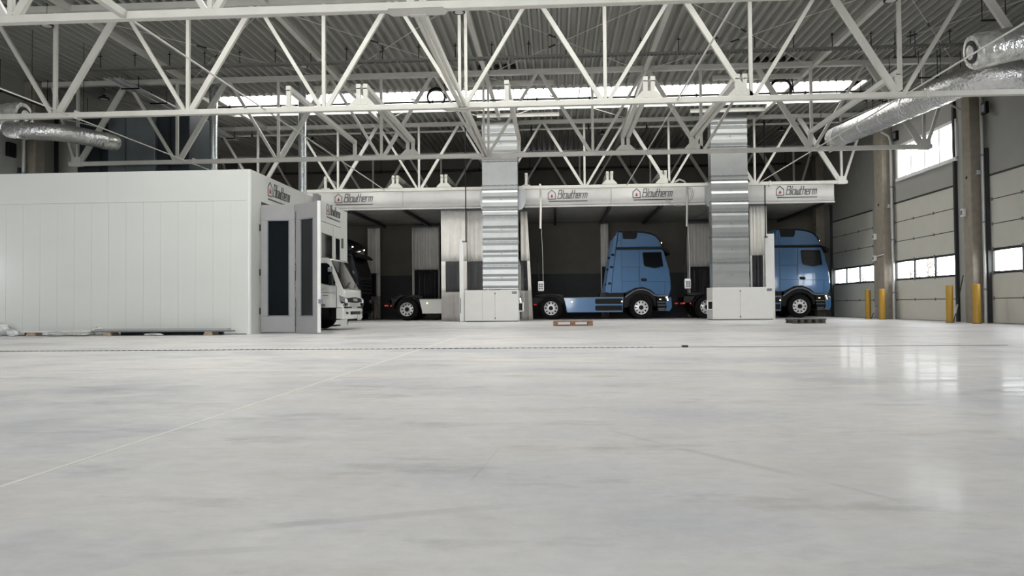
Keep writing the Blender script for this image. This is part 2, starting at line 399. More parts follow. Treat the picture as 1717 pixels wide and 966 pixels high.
for i, (a, b) in enumerate(RWIN):
    d = sempty('window_%d' % (10 + i), (XR, (a + b) / 2, 5.25)); d['label'] = 'white framed high window above a grey sectional door'
    fr = MB(); t = 0.09
    fr.box(XR - 0.10, XR + 0.12, a - 0.10, b + 0.1, 5.15, 5.27).box(XR - 0.06, XR + 0.12, a - 0.10, b + 0.1, 6.40, 6.5).box(XR - 0.06, XR + 0.12, b - 0.03, b + 0.10, 5.2, 6.45).box(XR - 0.06, XR + 0.12, a - 0.1, a + 0.03, 5.2, 6.45)
    for j in (1, 2, 3): yy = a + (b - a) * j / 4; fr.box(XR - 0.04, XR + 0.12, yy - 0.035, yy + 0.035, 5.25, 6.42)
    build('window_frame', fr, 'whitep', d, bevel=0.01)
    for j in range(4):
        y0, y1 = a + (b - a) * j / 4 + 0.035, a + (b - a) * (j + 1) / 4 - 0.035
        build('pane', MB().box(XR + 0.05, XR + 0.058, y0, y1, 5.27, 6.40), 'pane', d)

def sectional_door(idx, a, b, side, label):
    x = XR if side > 0 else XL; s = side
    d = sempty('door_%d' % idx, (x, (a + b) / 2, 0)); d['label'] = label
    n, hh = 6, DOOR_H / 6
    for k in range(n):
        z0, z1 = k * hh + 0.012, (k + 1) * hh - 0.012
        if k != 2:
            build('door_panel', MB().box(x + s * 0.02, x + s * 0.07, a, b, z0, z1), 'doorp', d, bevel=0.006)
        else:
            fr = MB(); fr.box(x + s * 0.015, x + s * 0.075, a, b, z0, z0 + 0.05).box(x + s * 0.015, x + s * 0.075, a, b, z1 - 0.05, z1)
            for j in range(4):
                yy = a + (b - a) * j / 3; fr.box(x + s * 0.015, x + s * 0.075, max(a, yy - 0.035), min(b, yy + 0.035), z0 + 0.05, z1 - 0.05)
            wf = build('window_section', fr, 'dark', d)
            for j in range(3):
                y0, y1 = a + (b - a) * j / 3 + 0.035, a + (b - a) * (j + 1) / 3 - 0.035
                build('pane', MB().box(x + s * 0.04, x + s * 0.046, y0, y1, z0 + 0.05, z1 - 0.05), 'pane', wf)
    sm = MB()
    for k in range(n): sm.box(x + s * 0.03, x + s * 0.06, a, b, k * hh - 0.012, k * hh + 0.014)
    sm.box(x - s * 0.005, x + s * 0.06, a, b, DOOR_H - 0.03, DOOR_H + 0.02)
    build('rubber_seal', sm, 'seam', d)
    for k in range(1, n):                      # hinges on the seams
        for j in range(4):
            yy = a + 0.06 + (b - a - 0.12) * j / 3
            build('hinge', MB().box(x - s * 0.005, x + s * 0.02, yy - 0.03, yy + 0.03, k * hh - 0.045, k * hh + 0.045), 'trimg', d)
    for yy in ((b + 0.05,) if idx == 1 else (a - 0.05, b + 0.05)):
        build('guide_rail', MB().box(x - s * 0.09, x + s * 0.0, yy - 0.05, yy + 0.05, 0, 5.2 if yy > b else 7.4), 'dark', d)
    return d
sectional_door(1, *RDOORS[0], 1, 'grey sectional door behind the blue tractor, farthest along the right wall')
sectional_door(2, *RDOORS[1], 1, 'grey sectional door below the white framed high window')
sectional_door(3, *RDOORS[2], 1, 'grey sectional door cut off by the right edge of the photo')
sectional_door(4, *RDOORS[3], 1, 'grey sectional door nearest the camera on the right')
sectional_door(5, *LDOORS[0], -1, 'grey sectional door in the far left wall')
sectional_door(6, *LDOORS[1], -1, 'grey sectional door above the white booth at the left edge')
sectional_door(7, *LDOORS[2], -1, 'grey sectional door nearest the camera on the left')

# concrete columns
def column(x0, x1, ya, yb, label):
    t = thing('concrete_column', label, 'column', ((x0 + x1) / 2, (ya + yb) / 2, 0), 'precast wall columns')
    build('shaft', MB().box(x0, x1, ya, yb, 0, ZR - 0.06), 'conc', t, bevel=0.025)
    s = 1 if x0 > 0 else -1; xi = x0 if s > 0 else x1
    build('socket_hole', MB().lathe([(0.05, -0.005), (0.05, 0.01)], (xi, (ya + yb) / 2, 4.4), 'x', 14), 'black', t)
    build('joint_band', MB().box(min(xi, xi - s * 0.004), max(xi, xi - s * 0.004), ya + 0.03, yb - 0.03, 1.06, 1.3), 'conc', t)
    return t
column(CR, XR - 0.005, 28.5, 29.25, 'concrete column beside the farther pair of yellow bollards on the right')
column(CR, XR - 0.005, 22.6, 23.05, 'concrete column beside the nearer pair of yellow bollards on the right')
column(CR, XR - 0.005, 16.65, 17.15, 'concrete column on the right just outside the photo')
column(CL, XL + 0.005, 22.6, 23.05, 'concrete column above the white booth at far left')
column(CL, XL + 0.005, 28.5, 29.25, 'concrete column in the dark far left corner')
column(CR, XR - 0.005, 35.6, 36.1, 'concrete column in the dark far right corner')

# ================================================================ ROOF STEEL
X0N, PAN, ZB = -2.1645, 3.372, 5.40
def truss(y, label, main=True, zb=ZB, x0=X0N, pan=PAN):
    t = thing('roof_truss', label, 'roof truss', (x0, y, zb), 'white steel roof trusses')
    zt = 8.04
    bx = [x0 + i * pan for i in range(-4, 5)]
    build('bottom_chord', MB().box(bx[0] - 0.28, bx[-1] + 0.22, y - 0.07, y + 0.07, zb - 0.065, zb + 0.065), 'steel', t, bevel=0.012)
    build('top_chord', MB().box(CL, CR, y - 0.08, y + 0.08, zt - 0.075, zt + 0.075), 'steel', t)
    for i, x in enumerate(bx):
        c = abs(i - 4)
        if c == 0:
            for dx in (-0.075, 0.075):
                build('vertical_post', MB().box(x + dx - 0.035, x + dx + 0.035, y - 0.035, y + 0.035, zb + 0.06, zt - 0.07), 'steel', t)
        else:
            build('vertical_post', MB().box(x - 0.04, x + 0.04, y - 0.04, y + 0.04, zb + 0.06, zt - 0.07), 'steel', t)
        for s in (-1, 1):
            tx = x + s * pan / 2; gx = x + s * 0.09
            tx = max(CL + 0.25, min(CR - 0.2, tx))
            inner = (i < 4 and s > 0) or (i > 4 and s < 0)
            w = (0.085 + 0.022 * c) if inner else 0.085
            build('diagonal_brace', MB().bar((gx, y, zb + 0.06), (tx - s * 0.07, y, zt - 0.07), 0.085, w), 'steel', t)
    for x, s in ((bx[0], -1), (bx[-1], 1)):
        build('end_plate', MB().box(x - 0.16, x + 0.16, y - 0.085, y + 0.085, zb - 0.08, zb + 0.22), 'steel', t)
    for i in (1, 4, 7):
        if i == 4:
            m = MB().prism([(bx[i] - 0.42, y - 0.16), (bx[i] + 0.42, y - 0.16), (bx[i] + 0.5, y), (bx[i] + 0.42, y + 0.16), (bx[i] - 0.42, y + 0.16), (bx[i] - 0.5, y)], 'z', zb - 0.078, zb - 0.064)
        else: m = MB().box(bx[i] + 0.55, bx[i] + 0.6, y - 0.1, y + 0.1, zb - 0.1, zb + 0.1)
        build('splice_plate', m, 'steel', t)
    return t
TY = [5.6, 11.38, 17.16, 22.96, 29.33, 35.2]
truss(TY[0], 'white roof truss above the camera, out of the photo')
truss(TY[1], 'nearest white roof truss, its lower chord crossing the top edge of the photo')
truss(TY[2], 'second white roof truss, its lower chord crossing the skylight in the photo')
truss(TY[3], 'third white roof truss, its lower chord just above the white booth')
truss(TY[4], 'fourth white roof truss resting just above the white bay headers', zb=5.387, x0=-2.16, pan=3.36)
truss(TY[5], 'last roof truss, in the dark against the back wall')

TIES = [-11.9, -6.95, 2.87, 8.05]
nm = {-11.9: 'far left', -6.95: 'left', 2.87: 'right', 8.05: 'far right'}
for x in TIES:
    for a, b, w in ((0, 1, 'above the camera'), (1, 2, 'between the nearest and second trusses'), (2, 3, 'between the second and third trusses'), (3, 4, 'between the third and fourth trusses')):
        ya, yb = TY[a] + 0.07, TY[b] - 0.07
        if a == 0:
            if x == -6.95:
                tag(build('tie_beam', MB().box(x - 0.05, x + 0.05, ya, yb, ZB - 0.05, ZB + 0.07), 'steel'), 'thick white tie beam running towards the camera at top left', 'tie beam')
            continue
        tag(build('tie_rod', MB().tube([(x, ya, ZB), (x, yb, ZB)], 0.018, 8), 'steel', smooth=40), 'thin white tie rod %s of centre, %s' % (nm[x], w), 'tie rod', 'lengthwise tie rods')
for a, b, w in ((1, 2, 'nearest and second'), (2, 3, 'second and third')):
    t = thing('tie_strut', 'double white tie strut on the centre line between the %s trusses' % w, 'tie strut', (X0N, TY[a], ZB), 'centre tie struts')
    for dx in (-0.06, 0.06):
        build('channel', MB().box(X0N + dx - 0.03, X0N + dx + 0.03, TY[a] + 0.07, TY[b] - 0.07, ZB - 0.06, ZB + 0.06), 'steel', t)
    for e in (TY[a] + 0.12, TY[b] - 0.12):
        build('bolt_plate', MB().box(X0N - 0.13, X0N + 0.13, e - 0.04, e + 0.04, ZB - 0.1, ZB + 0.12), 'steel', t)
for x, w in ((-11.9, 'far left'), (-6.95, 'left'), (-2.16, 'centre'), (2.87, 'right'), (8.05, 'far right')):
    for a in range(1, 5):
        tag(build('roof_purlin', MB().box(x - 0.07, x + 0.07, TY[a] + 0.08, TY[a + 1] - 0.08, 7.97, 8.11), 'steel'),
            '%s white roof purlin under the deck %s' % (w, ['', 'between the nearest and second trusses', 'between the second and third trusses', 'crossing the visible skylight', 'behind the fourth truss'][a]), 'purlin', 'roof purlins')
# thin crossed bracing rods under the deck
for x1, x2, a, w in ((-6.95, -2.16, 2, 'left of the centre line'), (-2.16, 2.87, 2, 'right of the centre line'), (2.87, 8.05, 2, 'above the nearer hanging duct'), (8.05, 12.3, 2, 'by the right wall'), (-11.9, -6.95, 2, 'above the white booth'),
                     (-6.95, -2.16, 3, 'under the skylight left of centre'), (-2.16, 2.87, 3, 'under the skylight right of centre')):
    for fl_ in (0, 1):
        p, q = ((x1 + 0.09, TY[a] + 0.1, 7.925), (x2 - 0.09, min(28.5, TY[a + 1] - 0.1), 7.925)) if fl_ else ((x2 - 0.09, TY[a] + 0.1, 7.975), (x1 + 0.09, min(28.5, TY[a + 1] - 0.1), 7.975))
        P, Q = Vector(p), Vector(q)
        t = thing('bracing_rod', 'thin bracing rod %s, %s' % (w, 'near right to far left' if fl_ == 0 else 'near left to far right'), 'bracing rod', tuple((P + Q) / 2), 'crossed bracing rods')
        build('rod', MB().tube([p, q], 0.010, 6), 'steel', t)
        mid = P.lerp(Q, 0.42 if fl_ else 0.58); dd = (Q - P).normalized()
        build('turnbuckle', MB().tube([mid - dd * 0.14, mid + dd * 0.14], 0.024, 8), 'dark', t)

# portal frames standing on the lower chords
def portal_frame(x, a, label, pair, grp='white beam frames on the truss chords'):
    t = thing('beam_frame', label, 'beam frame', (x, TY[a], ZB), grp)
    y0, y1, zt = TY[a], TY[a + 1], 5.98
    for dx in ((-0.085, 0.085) if pair else (0,)):
        build('rail', MB().box(x + dx - 0.055, x + dx + 0.055, y0 - 0.05, y1 + 0.05, zt - 0.12, zt), 'steel', t)
        for yy in (y0, y1):
            build('post', MB().box(x + dx - 0.05, x + dx + 0.05, yy - 0.05, yy + 0.05, ZB + 0.08, zt - 0.1), 'steel', t)
    hw = 0.30 if pair else 0.17
    for yy in (y0, y1):
        build('foot_plate', MB().prism([(x - hw, ZB + 0.066), (x + hw, ZB + 0.066), (x + hw, ZB + 0.095), (x + (0.16 if pair else 0.07), ZB + (0.24 if pair else 0.11)), (x - (0.16 if pair else 0.07), ZB + (0.24 if pair else 0.11)), (x - hw, ZB + 0.095)], 'y', yy - 0.04, yy + 0.04), 'steel', t)
    return t
for x, pr_, w in ((-6.4, False, 'farthest left'), (-4.6, True, 'second from the left'), (-1.12, False, 'beside the left sheet metal duct'), (2.23, True, 'right of the left duct'), (4.35, True, 'left of the right duct'), (7.9, False, 'beside the foil wrapped duct')):
    portal_frame(x, 2, '%s white beam frame between second and third trusses, %s' % ('double' if pr_ else 'single', w), pr_)
for x, pr_, w in ((-9.4, False, 'farthest left'), (-6.5, True, 'above the left bay header'), (-4.5, True, 'left of the left duct'), (-1.15, False, 'right beside the left duct'), (2.2, True, 'above the middle bay header'), (4.33, True, 'left of the right duct')):
    portal_frame(x, 4, '%s white beam frame behind the fourth truss, %s' % ('double' if pr_ else 'single', w), pr_)

# ================================================================ SERVICES UNDER THE ROOF
def cable_tray(y, z, x0, x1, label, hang, m='trayg', w=0.16, step=1.05):
    t = thing('cable_tray', label, 'cable tray', ((x0 + x1) / 2, y, z))
    g = MB(); g.box(x0, x1, y - w / 2, y - w / 2 + 0.008, z - 0.025, z + 0.04).box(x0, x1, y + w / 2 - 0.008, y + w / 2, z - 0.025, z + 0.04)
    build('side_rail', g, m, t)
    g = MB(); x = x0
    while x < x1: g.box(x, x + 0.035, y - w / 2, y + w / 2, z - 0.03, z - 0.018); x += 0.11
    build('rung_strip', g, m, t)
    x = x0 + 0.3
    while hang and x < x1:
        build('hanger_rod', MB().tube([(x, y, z + 0.02), (x, y, ZR + 0.02)], 0.012, 6).box(x - 0.05, x + 0.05, y - 0.02, y + 0.02, ZR - 0.07, ZR - 0.055), 'black', t); x += step
    return t
cable_tray(20.5, 7.66, -13.6, 11.6, 'long dark cable tray hung on rods across the hall in front of the third truss', True)
def conduit(pts, r, label, m, name='conduit', cat='conduit', hang=None, n=10):
    t = thing(name, label, cat, tuple(pts[0]))
    build('pipe', MB().tube(pts, r, n), m, t, smooth=50)
    if hang:
        p, q = Vector(pts[0]), Vector(pts[-1]); k = int((q - p).length / hang)
        for i in range(k + 1):
            c = p.lerp(q, (i + 0.3) / (k + 0.6))
            build('hanger', MB().tube([(c.x, c.y, c.z), (c.x, c.y, ZR + 0.02)], 0.010, 6).tube([(c.x - 0.03, c.y, c.z), (c.x + 0.03, c.y, c.z)], r * 1.5, n), 'black', t)
    return t
conduit([(-12.2, 25.4, 7.86), (11.0, 25.4, 7.86)], 0.035, 'dark pipe running across the bright skylight', 'dark', hang=1.9)
conduit([(-13.5, 30.05, 7.93), (11.6, 30.05, 7.93)], 0.045, 'long white lighting conduit just behind the fourth truss', 'steel', hang=2.4)
conduit([(-14.5, 36.2, 7.45), (12.0, 36.2, 7.45)], 0.05, 'dark pipe high along the back wall', 'dark', hang=2.5)
t = thing('cable_tray', 'double cable tray running lengthwise at far left below the skylight end', 'cable tray', (-13.6, 26, 7.75))
for dx in (-0.16, 0.16):
    build('channel', MB().box(-13.6 + dx - 0.09, -13.6 + dx + 0.09, 21.5, 30.0, 7.72, 7.735).box(-13.6 + dx - 0.09, -13.6 + dx - 0.08, 21.5, 30.0, 7.72, 7.78).box(-13.6 + dx + 0.08, -13.6 + dx + 0.09, 21.5, 30.0, 7.72, 7.78), 'alu', t)
for yy in (22.5, 24.2, 26.0, 27.8, 29.5):
    build('hanger', MB().box(-13.9, -13.3, yy - 0.02, yy + 0.02, 7.69, 7.72).tube([(-13.88, yy, 7.7), (-13.88, yy, ZR)], 0.012, 6).tube([(-13.32, yy, 7.7), (-13.32, yy, ZR)], 0.012, 6), 'black', t)

def highbay(x, y, z, label, r=0.165, ztop=ZR + 0.02):
    x = XL - 0.3 + 0.26 * round((x - 0.0275 - XL + 0.3) / 0.26) + 0.0275      # hangs from a rib of the deck
    t = thing('highbay_lamp', label, 'lamp', (x, y, z), 'round highbay lamps')
    build('housing', MB().lathe([(r, 0.0), (r, 0.035), (r * 0.8, 0.06), (r * 0.35, 0.075), (r * 0.3, 0.14), (0.03, 0.15)], (x, y, z), 'z', 28), 'black', t, smooth=40)
    build('lens', MB().lathe([(r * 0.74, -0.002), (r * 0.74, 0.002)], (x, y, z), 'z', 28), 'lens', t)
    build('suspension', MB().tube([(x, y, z + 0.14), (x, y, ztop)], 0.006, 6), 'black', t)
    return t
highbay(-12.26, 16.9, 7.54, 'round black highbay lamp below the nearest truss chord at top left', 0.15)
highbay(-2.18, 16.7, 7.46, 'round black highbay lamp at top centre beside the double posts', 0.14)
highbay(7.52, 16.4, 7.29, 'round black highbay lamp cut by the top edge at right', 0.15)
highbay(-7.48, 21.0, 7.75, 'round black highbay lamp beside the long cable tray at left', 0.13)
highbay(-14.85, 23.2, 7.6, 'black highbay lamp in the dark upper left above the left duct', 0.17)
for x, w in ((-10.2, 'farthest left'), (-6.5, 'left of the left sheet metal duct'), (1.85, 'between the two sheet metal ducts'), (9.15, 'right of the right sheet metal duct')):
    highbay(x, 30.16, 7.68, 'small highbay lamp under the white conduit, ' + w, 0.15)
highbay(2.2, 25.44, 7.60, 'small dark lamp under the skylight pipe at centre', 0.11, 7.83)
highbay(8.7, 25.44, 7.60, 'small dark lamp under the skylight pipe at right', 0.11, 7.83)

# coiled black cables hanging by the skylight
def coil(x, y, z, r, label):
    m = MB(); rnd = random.Random(int(x * 10))
    for k in range(4):
        rr = r * (0.86 + 0.12 * rnd.random()); ox, oz = rnd.uniform(-0.04, 0.04), rnd.uniform(-0.05, 0.05)
        m.tube([(x + ox + rr * math.cos(a), y + 0.05 * k, z + oz + rr * math.sin(a)) for a in [2 * math.pi * i / 22 for i in range(23)]], 0.022, 6)
    m.tube([(x + r * 0.6, y, z + r * 0.7), (x + r * 0.9, y, z + r * 1.3), (x + r * 1.1, y, z - r * 0.4)], 0.02, 6)
    m.tube([(x, y, z + r * 0.8), (x + 0.02, y, ZR + 0.02)], 0.01, 6)
    t = tag(build('cable_coil', m, 'black', smooth=60), label, 'cable coil'); return t
coil(-3.98, 24.3, 7.72, 0.33, 'coil of black cable hanging left of centre before the skylight')
coil(7.47, 24.3, 7.70, 0.36, 'coil of black cable hanging right of centre before the skylight')

# roof openings: trimmer beams with black blocks standing in for dark deck gaps
def trimmer(x0, x1, ya, label, fill):
    t = thing('roof_trimmer', label, 'roof trimmer', ((x0 + x1) / 2, ya, 7.95), 'roof trimmers')
    build('beam', MB().box(x0, x1, ya - 0.05, ya + 0.05, 7.95, 8.10), 'steel', t)
    if fill:
        px = math.ceil((fill[0] - (XL - 0.3)) / 0.26) * 0.26 + XL - 0.3
        while px < fill[1]:
            build('dark_gap_block', MB().prism([(px + 0.105, ZR - 0.005), (px + 0.24, ZR - 0.005), (px + 0.22, ZR + 0.11), (px + 0.125, ZR + 0.11)], 'y', ya - 1.35, ya - 0.9), 'black', t); px += 0.26
    return t
trimmer(-3.0, 0.0, 24.05, 'white roof trimmer beam above the left sheet metal duct, before the skylight', (-2.6, -1.3))
trimmer(5.2, 8.1, 24.05, 'white roof trimmer beam above the right sheet metal duct, before the skylight', (6.0, 7.3))
trimmer(-8.1, -6.3, 24.05, 'short white roof trimmer beam at left before the skylight', None)
trimmer(-3.0, 0.2, 28.1, 'white roof trimmer beam behind the skylight at the left sheet metal duct', None)
trimmer(5.2, 8.1, 28.1, 'white roof trimmer beam behind the skylight at the right sheet metal duct', None)

# vertical spiral ducts on the booth roof
def spiral(x, y, label):
    t = thing('spiral_duct', label, 'duct', (x, y, 3.98))
    m = MB(); z = 3.98; prof = []
    while z < ZR + 0.3:
        prof += [(0.135, z), (0.135, z + 0.085), (0.141, z + 0.09), (0.141, z + 0.1)]; z += 0.105
    build('tube', m.lathe(prof, (x, y, 0), 'z', 24), 'spiral', t, smooth=30)
    build('collar', MB().lathe([(0.19, 3.96), (0.19, 4.02), (0.15, 4.04)], (x, y, 0), 'z', 24), 'galv', t, smooth=30)
    return t
spiral(-11.59, 24.05, 'left of the two vertical spiral ducts rising from the white booth roof')
spiral(-8.5, 24.05, 'right of the two vertical spiral ducts rising from the white booth roof')

# foil wrapped ducts
def foil_duct(pts, r, label, mouth, cap_end):
    t = thing('foil_duct', label, 'duct', tuple(pts[0]))
    P = [Vector(p) for p in pts]; rnd = random.Random(len(label))
    sm = []
    for i in range(len(P) - 1):
        n = max(2, int((P[i + 1] - P[i]).length / 0.16))
        for j in range(n): sm.append(P[i].lerp(P[i + 1], j / n))
    sm.append(P[-1])
    for it in range(6):
        sm = [sm[0]] + [(sm[i - 1] + sm[i] * 2 + sm[i + 1]) / 4 for i in range(1, len(sm) - 1)] + [sm[-1]]
    build('wrapped_tube', MB().tube(sm, [r * (1 + rnd.uniform(-0.02, 0.02)) for _ in sm], 32), 'foil', t, smooth=50)
    e = sm[-1]; d = (sm[-1] - sm[-4]).normalized()
    if cap_end:
        pts2 = [e - d * 0.12, e + d * 0.05, e + d * 0.25, e + d * 0.45, e + d * 0.56, e + d * 0.6]
        build('film_cap', MB().tube(pts2, [r * 1.02, r * 1.08, r * 1.0, r * 1.06, r * 0.8, r * 0.4], 28), 'film', t, smooth=60)
    for k in range(3, len(sm) - 3, 9):
        dd = (sm[k + 1] - sm[k]).normalized()
        build('seam_band', MB().tube([sm[k] - dd * 0.03, sm[k] + dd * 0.03], r * 1.03, 32), 'foil', t, smooth=50)
    if mouth:
        a, b, rr = Vector(mouth[0]), Vector(mouth[1]), mouth[2]; dm = (b - a).normalized()
        br = build('branch_tube', MB().tube([a, a.lerp(b, .35), a.lerp(b, .7), b], rr, 32), 'foil', t, smooth=50)
        build('branch_film', MB().tube([b - dm * 0.45, b - dm * 0.2, b, b + dm * 0.06, b + dm * 0.06, b - dm * 0.02], [rr * 1.02, rr * 1.07, rr * 1.06, rr * 0.98, rr * 0.72, rr * 0.66], 32), 'film', t, smooth=60)
        build('mouth', MB().tube([b - dm * 0.02, b + dm * 0.075], [rr * 0.70, rr * 0.66], 28), 'dark', t, smooth=50)
        build('mouth_disc', MB().tube([b + dm * 0.07, b + dm * 0.10], rr * 0.42, 24), 'film', t, smooth=50)
    for q in (0.25, 0.7):
        c = P[0].lerp(P[-1], q) if len(P) == 2 else sm[int(len(sm) * q)]
        build('hanger_rod', MB().tube([(c.x, c.y, c.z + r), (c.x, c.y, ZR + 0.05)], 0.008, 6), 'black', t)
    return t
foil_duct([(15.0, 17.66, 5.9), (11.7, 17.66, 5.9), (10.75, 17.75, 5.98), (10.22, 18.3, 6.1), (10.2, 26.6, 6.6)], 0.36, 'silver foil wrapped duct hanging at upper right above the doors',
          ((13.4, 16.3, 6.85), (9.3, 16.6, 6.17), 0.37), True)
foil_duct([(-14.7, 18.75, 5.52), (-14.2, 18.6, 5.42), (-13.65, 18.7, 5.42), (-13.3, 19.2, 5.46), (-13.25, 20.6, 5.59)], 0.235, 'silver foil wrapped duct hanging at upper left above the white booth',
          ((-17.2, 18.95, 5.88), (-14.5, 18.95, 5.92), 0.36), True)

# sprinkler pipes and trapeze hangers by the right wall
conduit([(11.9, 17.5, 7.0), (9.9, 29.0, 7.15)], 0.03, 'thin dark sprinkler pipe above the right foil duct', 'dark', hang=3.5)
conduit([(12.1, 17.5, 7.5), (12.1, 35.5, 7.5)], 0.04, 'dark pipe under the deck along the right wall', 'dark', hang=2.2)
conduit([(-16.5, 18.0, 7.2), (-16.5, 35.5, 7.2)], 0.05, 'dark pipe under the deck along the left wall', 'dark', hang=2.0)
conduit([(-16.6, 18.0, 6.5), (-14.6, 22.7, 6.5)], 0.02, 'thin pale pipe sloping behind the left foil duct', 'pipe')
tp = [(9.7, 20.6, 7.4), (10.5, 17.9, 7.35), (11.1, 22.2, 7.3), (11.1, 24.6, 7.25), (9.2, 24.9, 7.5), (11.6, 27.0, 7.3)]
tl = ['left of the right branch duct', 'at the very top right', 'above the right foil duct', 'above the right foil duct end', 'under the skylight end', 'high in front of the far right door']
for (x, y, z), w in zip(tp, tl):
    t = thing('trapeze_hanger', 'small dark trapeze hanger on two rods, ' + w, 'hanger', (x, y, z), 'dark trapeze hangers')
    build('cross_bar', MB().box(x - 0.3, x + 0.3, y - 0.02, y + 0.02, z - 0.02, z + 0.02), 'dark', t)
    for s in (-0.27, 0.27): build('threaded_rod', MB().tube([(x + s, y, z), (x + s, y, ZR + 0.02)], 0.011, 6), 'black', t)

# dark air plenum behind the booth at far left
t = thing('air_plenum', 'tall dark blue sheet metal air plenum standing above the white booth at far left', 'air plenum', (-14.1, 24.3, 3.96))
build('casing', MB().box(-16.1, -12.2, 23.6, 25.0, 3.955, 7.25), 'plenum', t, bevel=0.02)
build('front_panel', MB().box(-14.3, -13.3, 23.42, 23.6, 3.96, 7.2), 'plenuml', t, bevel=0.02)
build('side_panel', MB().box(-15.0, -14.4, 23.56, 23.6, 4.0, 7.1), 'plenuml', t)
build('rib', MB().box(-12.9, -12.84, 23.52, 23.6, 4.0, 7.2), 'dark', t)
build('rib', MB().box(-15.3, -15.24, 23.52, 23.6, 4.0, 7.2), 'dark', t)

# galvanised supply ducts on the fan cabinets
def sheet_duct(x0, x1, zf, seed, label, side):
    y0, y1 = 28.65, 29.17
    t = thing('sheet_duct', label, 'duct', ((x0 + x1) / 2, y0, 1.27))
    fl_ = zf; rnd = random.Random(seed)
    for i in range(len(fl_) - 1):
        a, b = fl_[i] + 0.012, fl_[i + 1] - 0.012
        plain = (b - a) < 0.22 or (fl_[i] >= 5.3 and b - a > 0.6 and fl_[i] < 6.0)
        nb = 0 if plain else max(1, int(round((b - a) / 0.42)))
        front = [(y0, a)]
        for k in range(nb):
            za = a + (b - a) * (k + 0.08) / nb; zb_ = a + (b - a) * (k + 0.92) / nb; sl = (zb_ - za) * 0.27
            dpt = 0.035
            front += [(y0, za), (y0 - dpt, za + sl), (y0 - dpt, zb_ - sl), (y0, zb_)]
        front += [(y0, b)]
        build('duct_section', MB().prism(front + [(y1, b), (y1, a)], 'x', x0, x1), 'galv', t)
        if nb: build('stiffener_screw', MB().lathe([(0.022, -0.03), (0.022, 0.02)], ((x0 + x1) / 2 + 0.05, y0, (a + b) / 2), 'y', 10), 'trimg', t)
    for z in fl_[1:-1]:
        build('flange', MB().box(x0 - 0.03, x1 + 0.03, y0 - 0.03, y1 + 0.03, z - 0.012, z + 0.012), 'trimg', t)
        for j in range(6):
            xx = x0 + (x1 - x0) * (j + 0.5) / 6; build('bolt', MB().box(xx - 0.014, xx + 0.014, y0 - 0.042, y0 - 0.025, z - 0.016, z + 0.016), 'galv', t)
    for s, xa in ((-1, x0), (1, x1)):
        if s in side:
            o = 0.30 if s > 0 else -0.14
            build('side_transition', MB().prism([(xa, 4.45), (xa + o * 0.55, 4.5), (xa + o, 4.72), (xa + o, 5.28), (xa, 5.34)], 'y', y1 - 0.1, 29.23), 'galv', t)
    return t
sheet_duct(-2.87, -1.47, [1.27, 2.21, 3.16, 4.13, 4.43, 5.24, 5.40, 6.36, 6.66, 7.45, 8.10], 3, 'left galvanised sheet metal duct standing on a white fan cabinet', (-1, 1))
sheet_duct(6.07, 7.47, [1.27, 2.25, 3.25, 4.21, 4.62, 5.45, 5.62, 6.75, 7.55, 8.10], 5, 'right galvanised sheet metal duct standing on a white fan cabinet', (-1,))

# ================================================================ PREPARATION BAYS
LET = {'B': ([[(0, 0), (0, 1), (.62, 1), (.62, .55), (0, .55)], [(.62, .55), (.75, .5), (.75, 0), (0, 0)]], 1.0), 'l': ([[(0, 0), (0, 1)]], .3),
 'o': ([[(0, 0), (.55, 0), (.55, .6), (0, .6), (0, 0)]], .8), 'w': ([[(0, .6), (0, 0), (.6, 0), (.6, .6)], [(.3, 0), (.3, .5)]], .85),
 't': ([[(.0, 1), (.0, 0), (.25, 0)], [(-.14, .6), (.3, .6)]], .52), 'h': ([[(0, 0), (0, 1)], [(0, .6), (.5, .6), (.5, 0)]], .75),
 'e': ([[(.5, 0), (0, 0), (0, .6), (.5, .6), (.5, .3), (0, .3)]], .75), 'r': ([[(0, 0), (0, .6), (.38, .6)]], .6),
 'm': ([[(0, 0), (0, .6), (.8, .6), (.8, 0)], [(.4, .6), (.4, 0)]], .9),
 'F': ([[(0, 0), (0, 1), (.6, 1)], [(0, .5), (.5, .5)]], .95), 'U': ([[(0, 1), (0, 0), (.6, 0), (.6, 1)]], .95), 'S': ([[(.6, 1), (0, 1), (0, .5), (.6, .5), (.6, 0), (0, 0)]], .95), 'O': ([[(0, 0), (.6, 0), (.6, 1), (0, 1), (0, 0)]], .7)}
def word(m, text, org, ux, uz, nrm, h, sx, shear, sw):
    """strokes of a word as thin bars; ux/uz: reading and upright directions"""
    ux, uz, nrm, org = Vector(ux), Vector(uz), Vector(nrm), Vector(org); x = 0.0
    for ch in text:
        paths, adv = LET[ch]
        for p in paths:
            for a, b in zip(p, p[1:]):
                A = org + ux * ((x + a[0]) * sx + a[1] * shear) * h + uz * a[1] * h; B = org + ux * ((x + b[0]) * sx + b[1] * shear) * h + uz * b[1] * h
                d = (B - A).normalized() * sw * 0.45
                m.bar(A - d, B + d, 0.006, sw, upv=d.cross(nrm))
        x += adv
    return x * sx * h
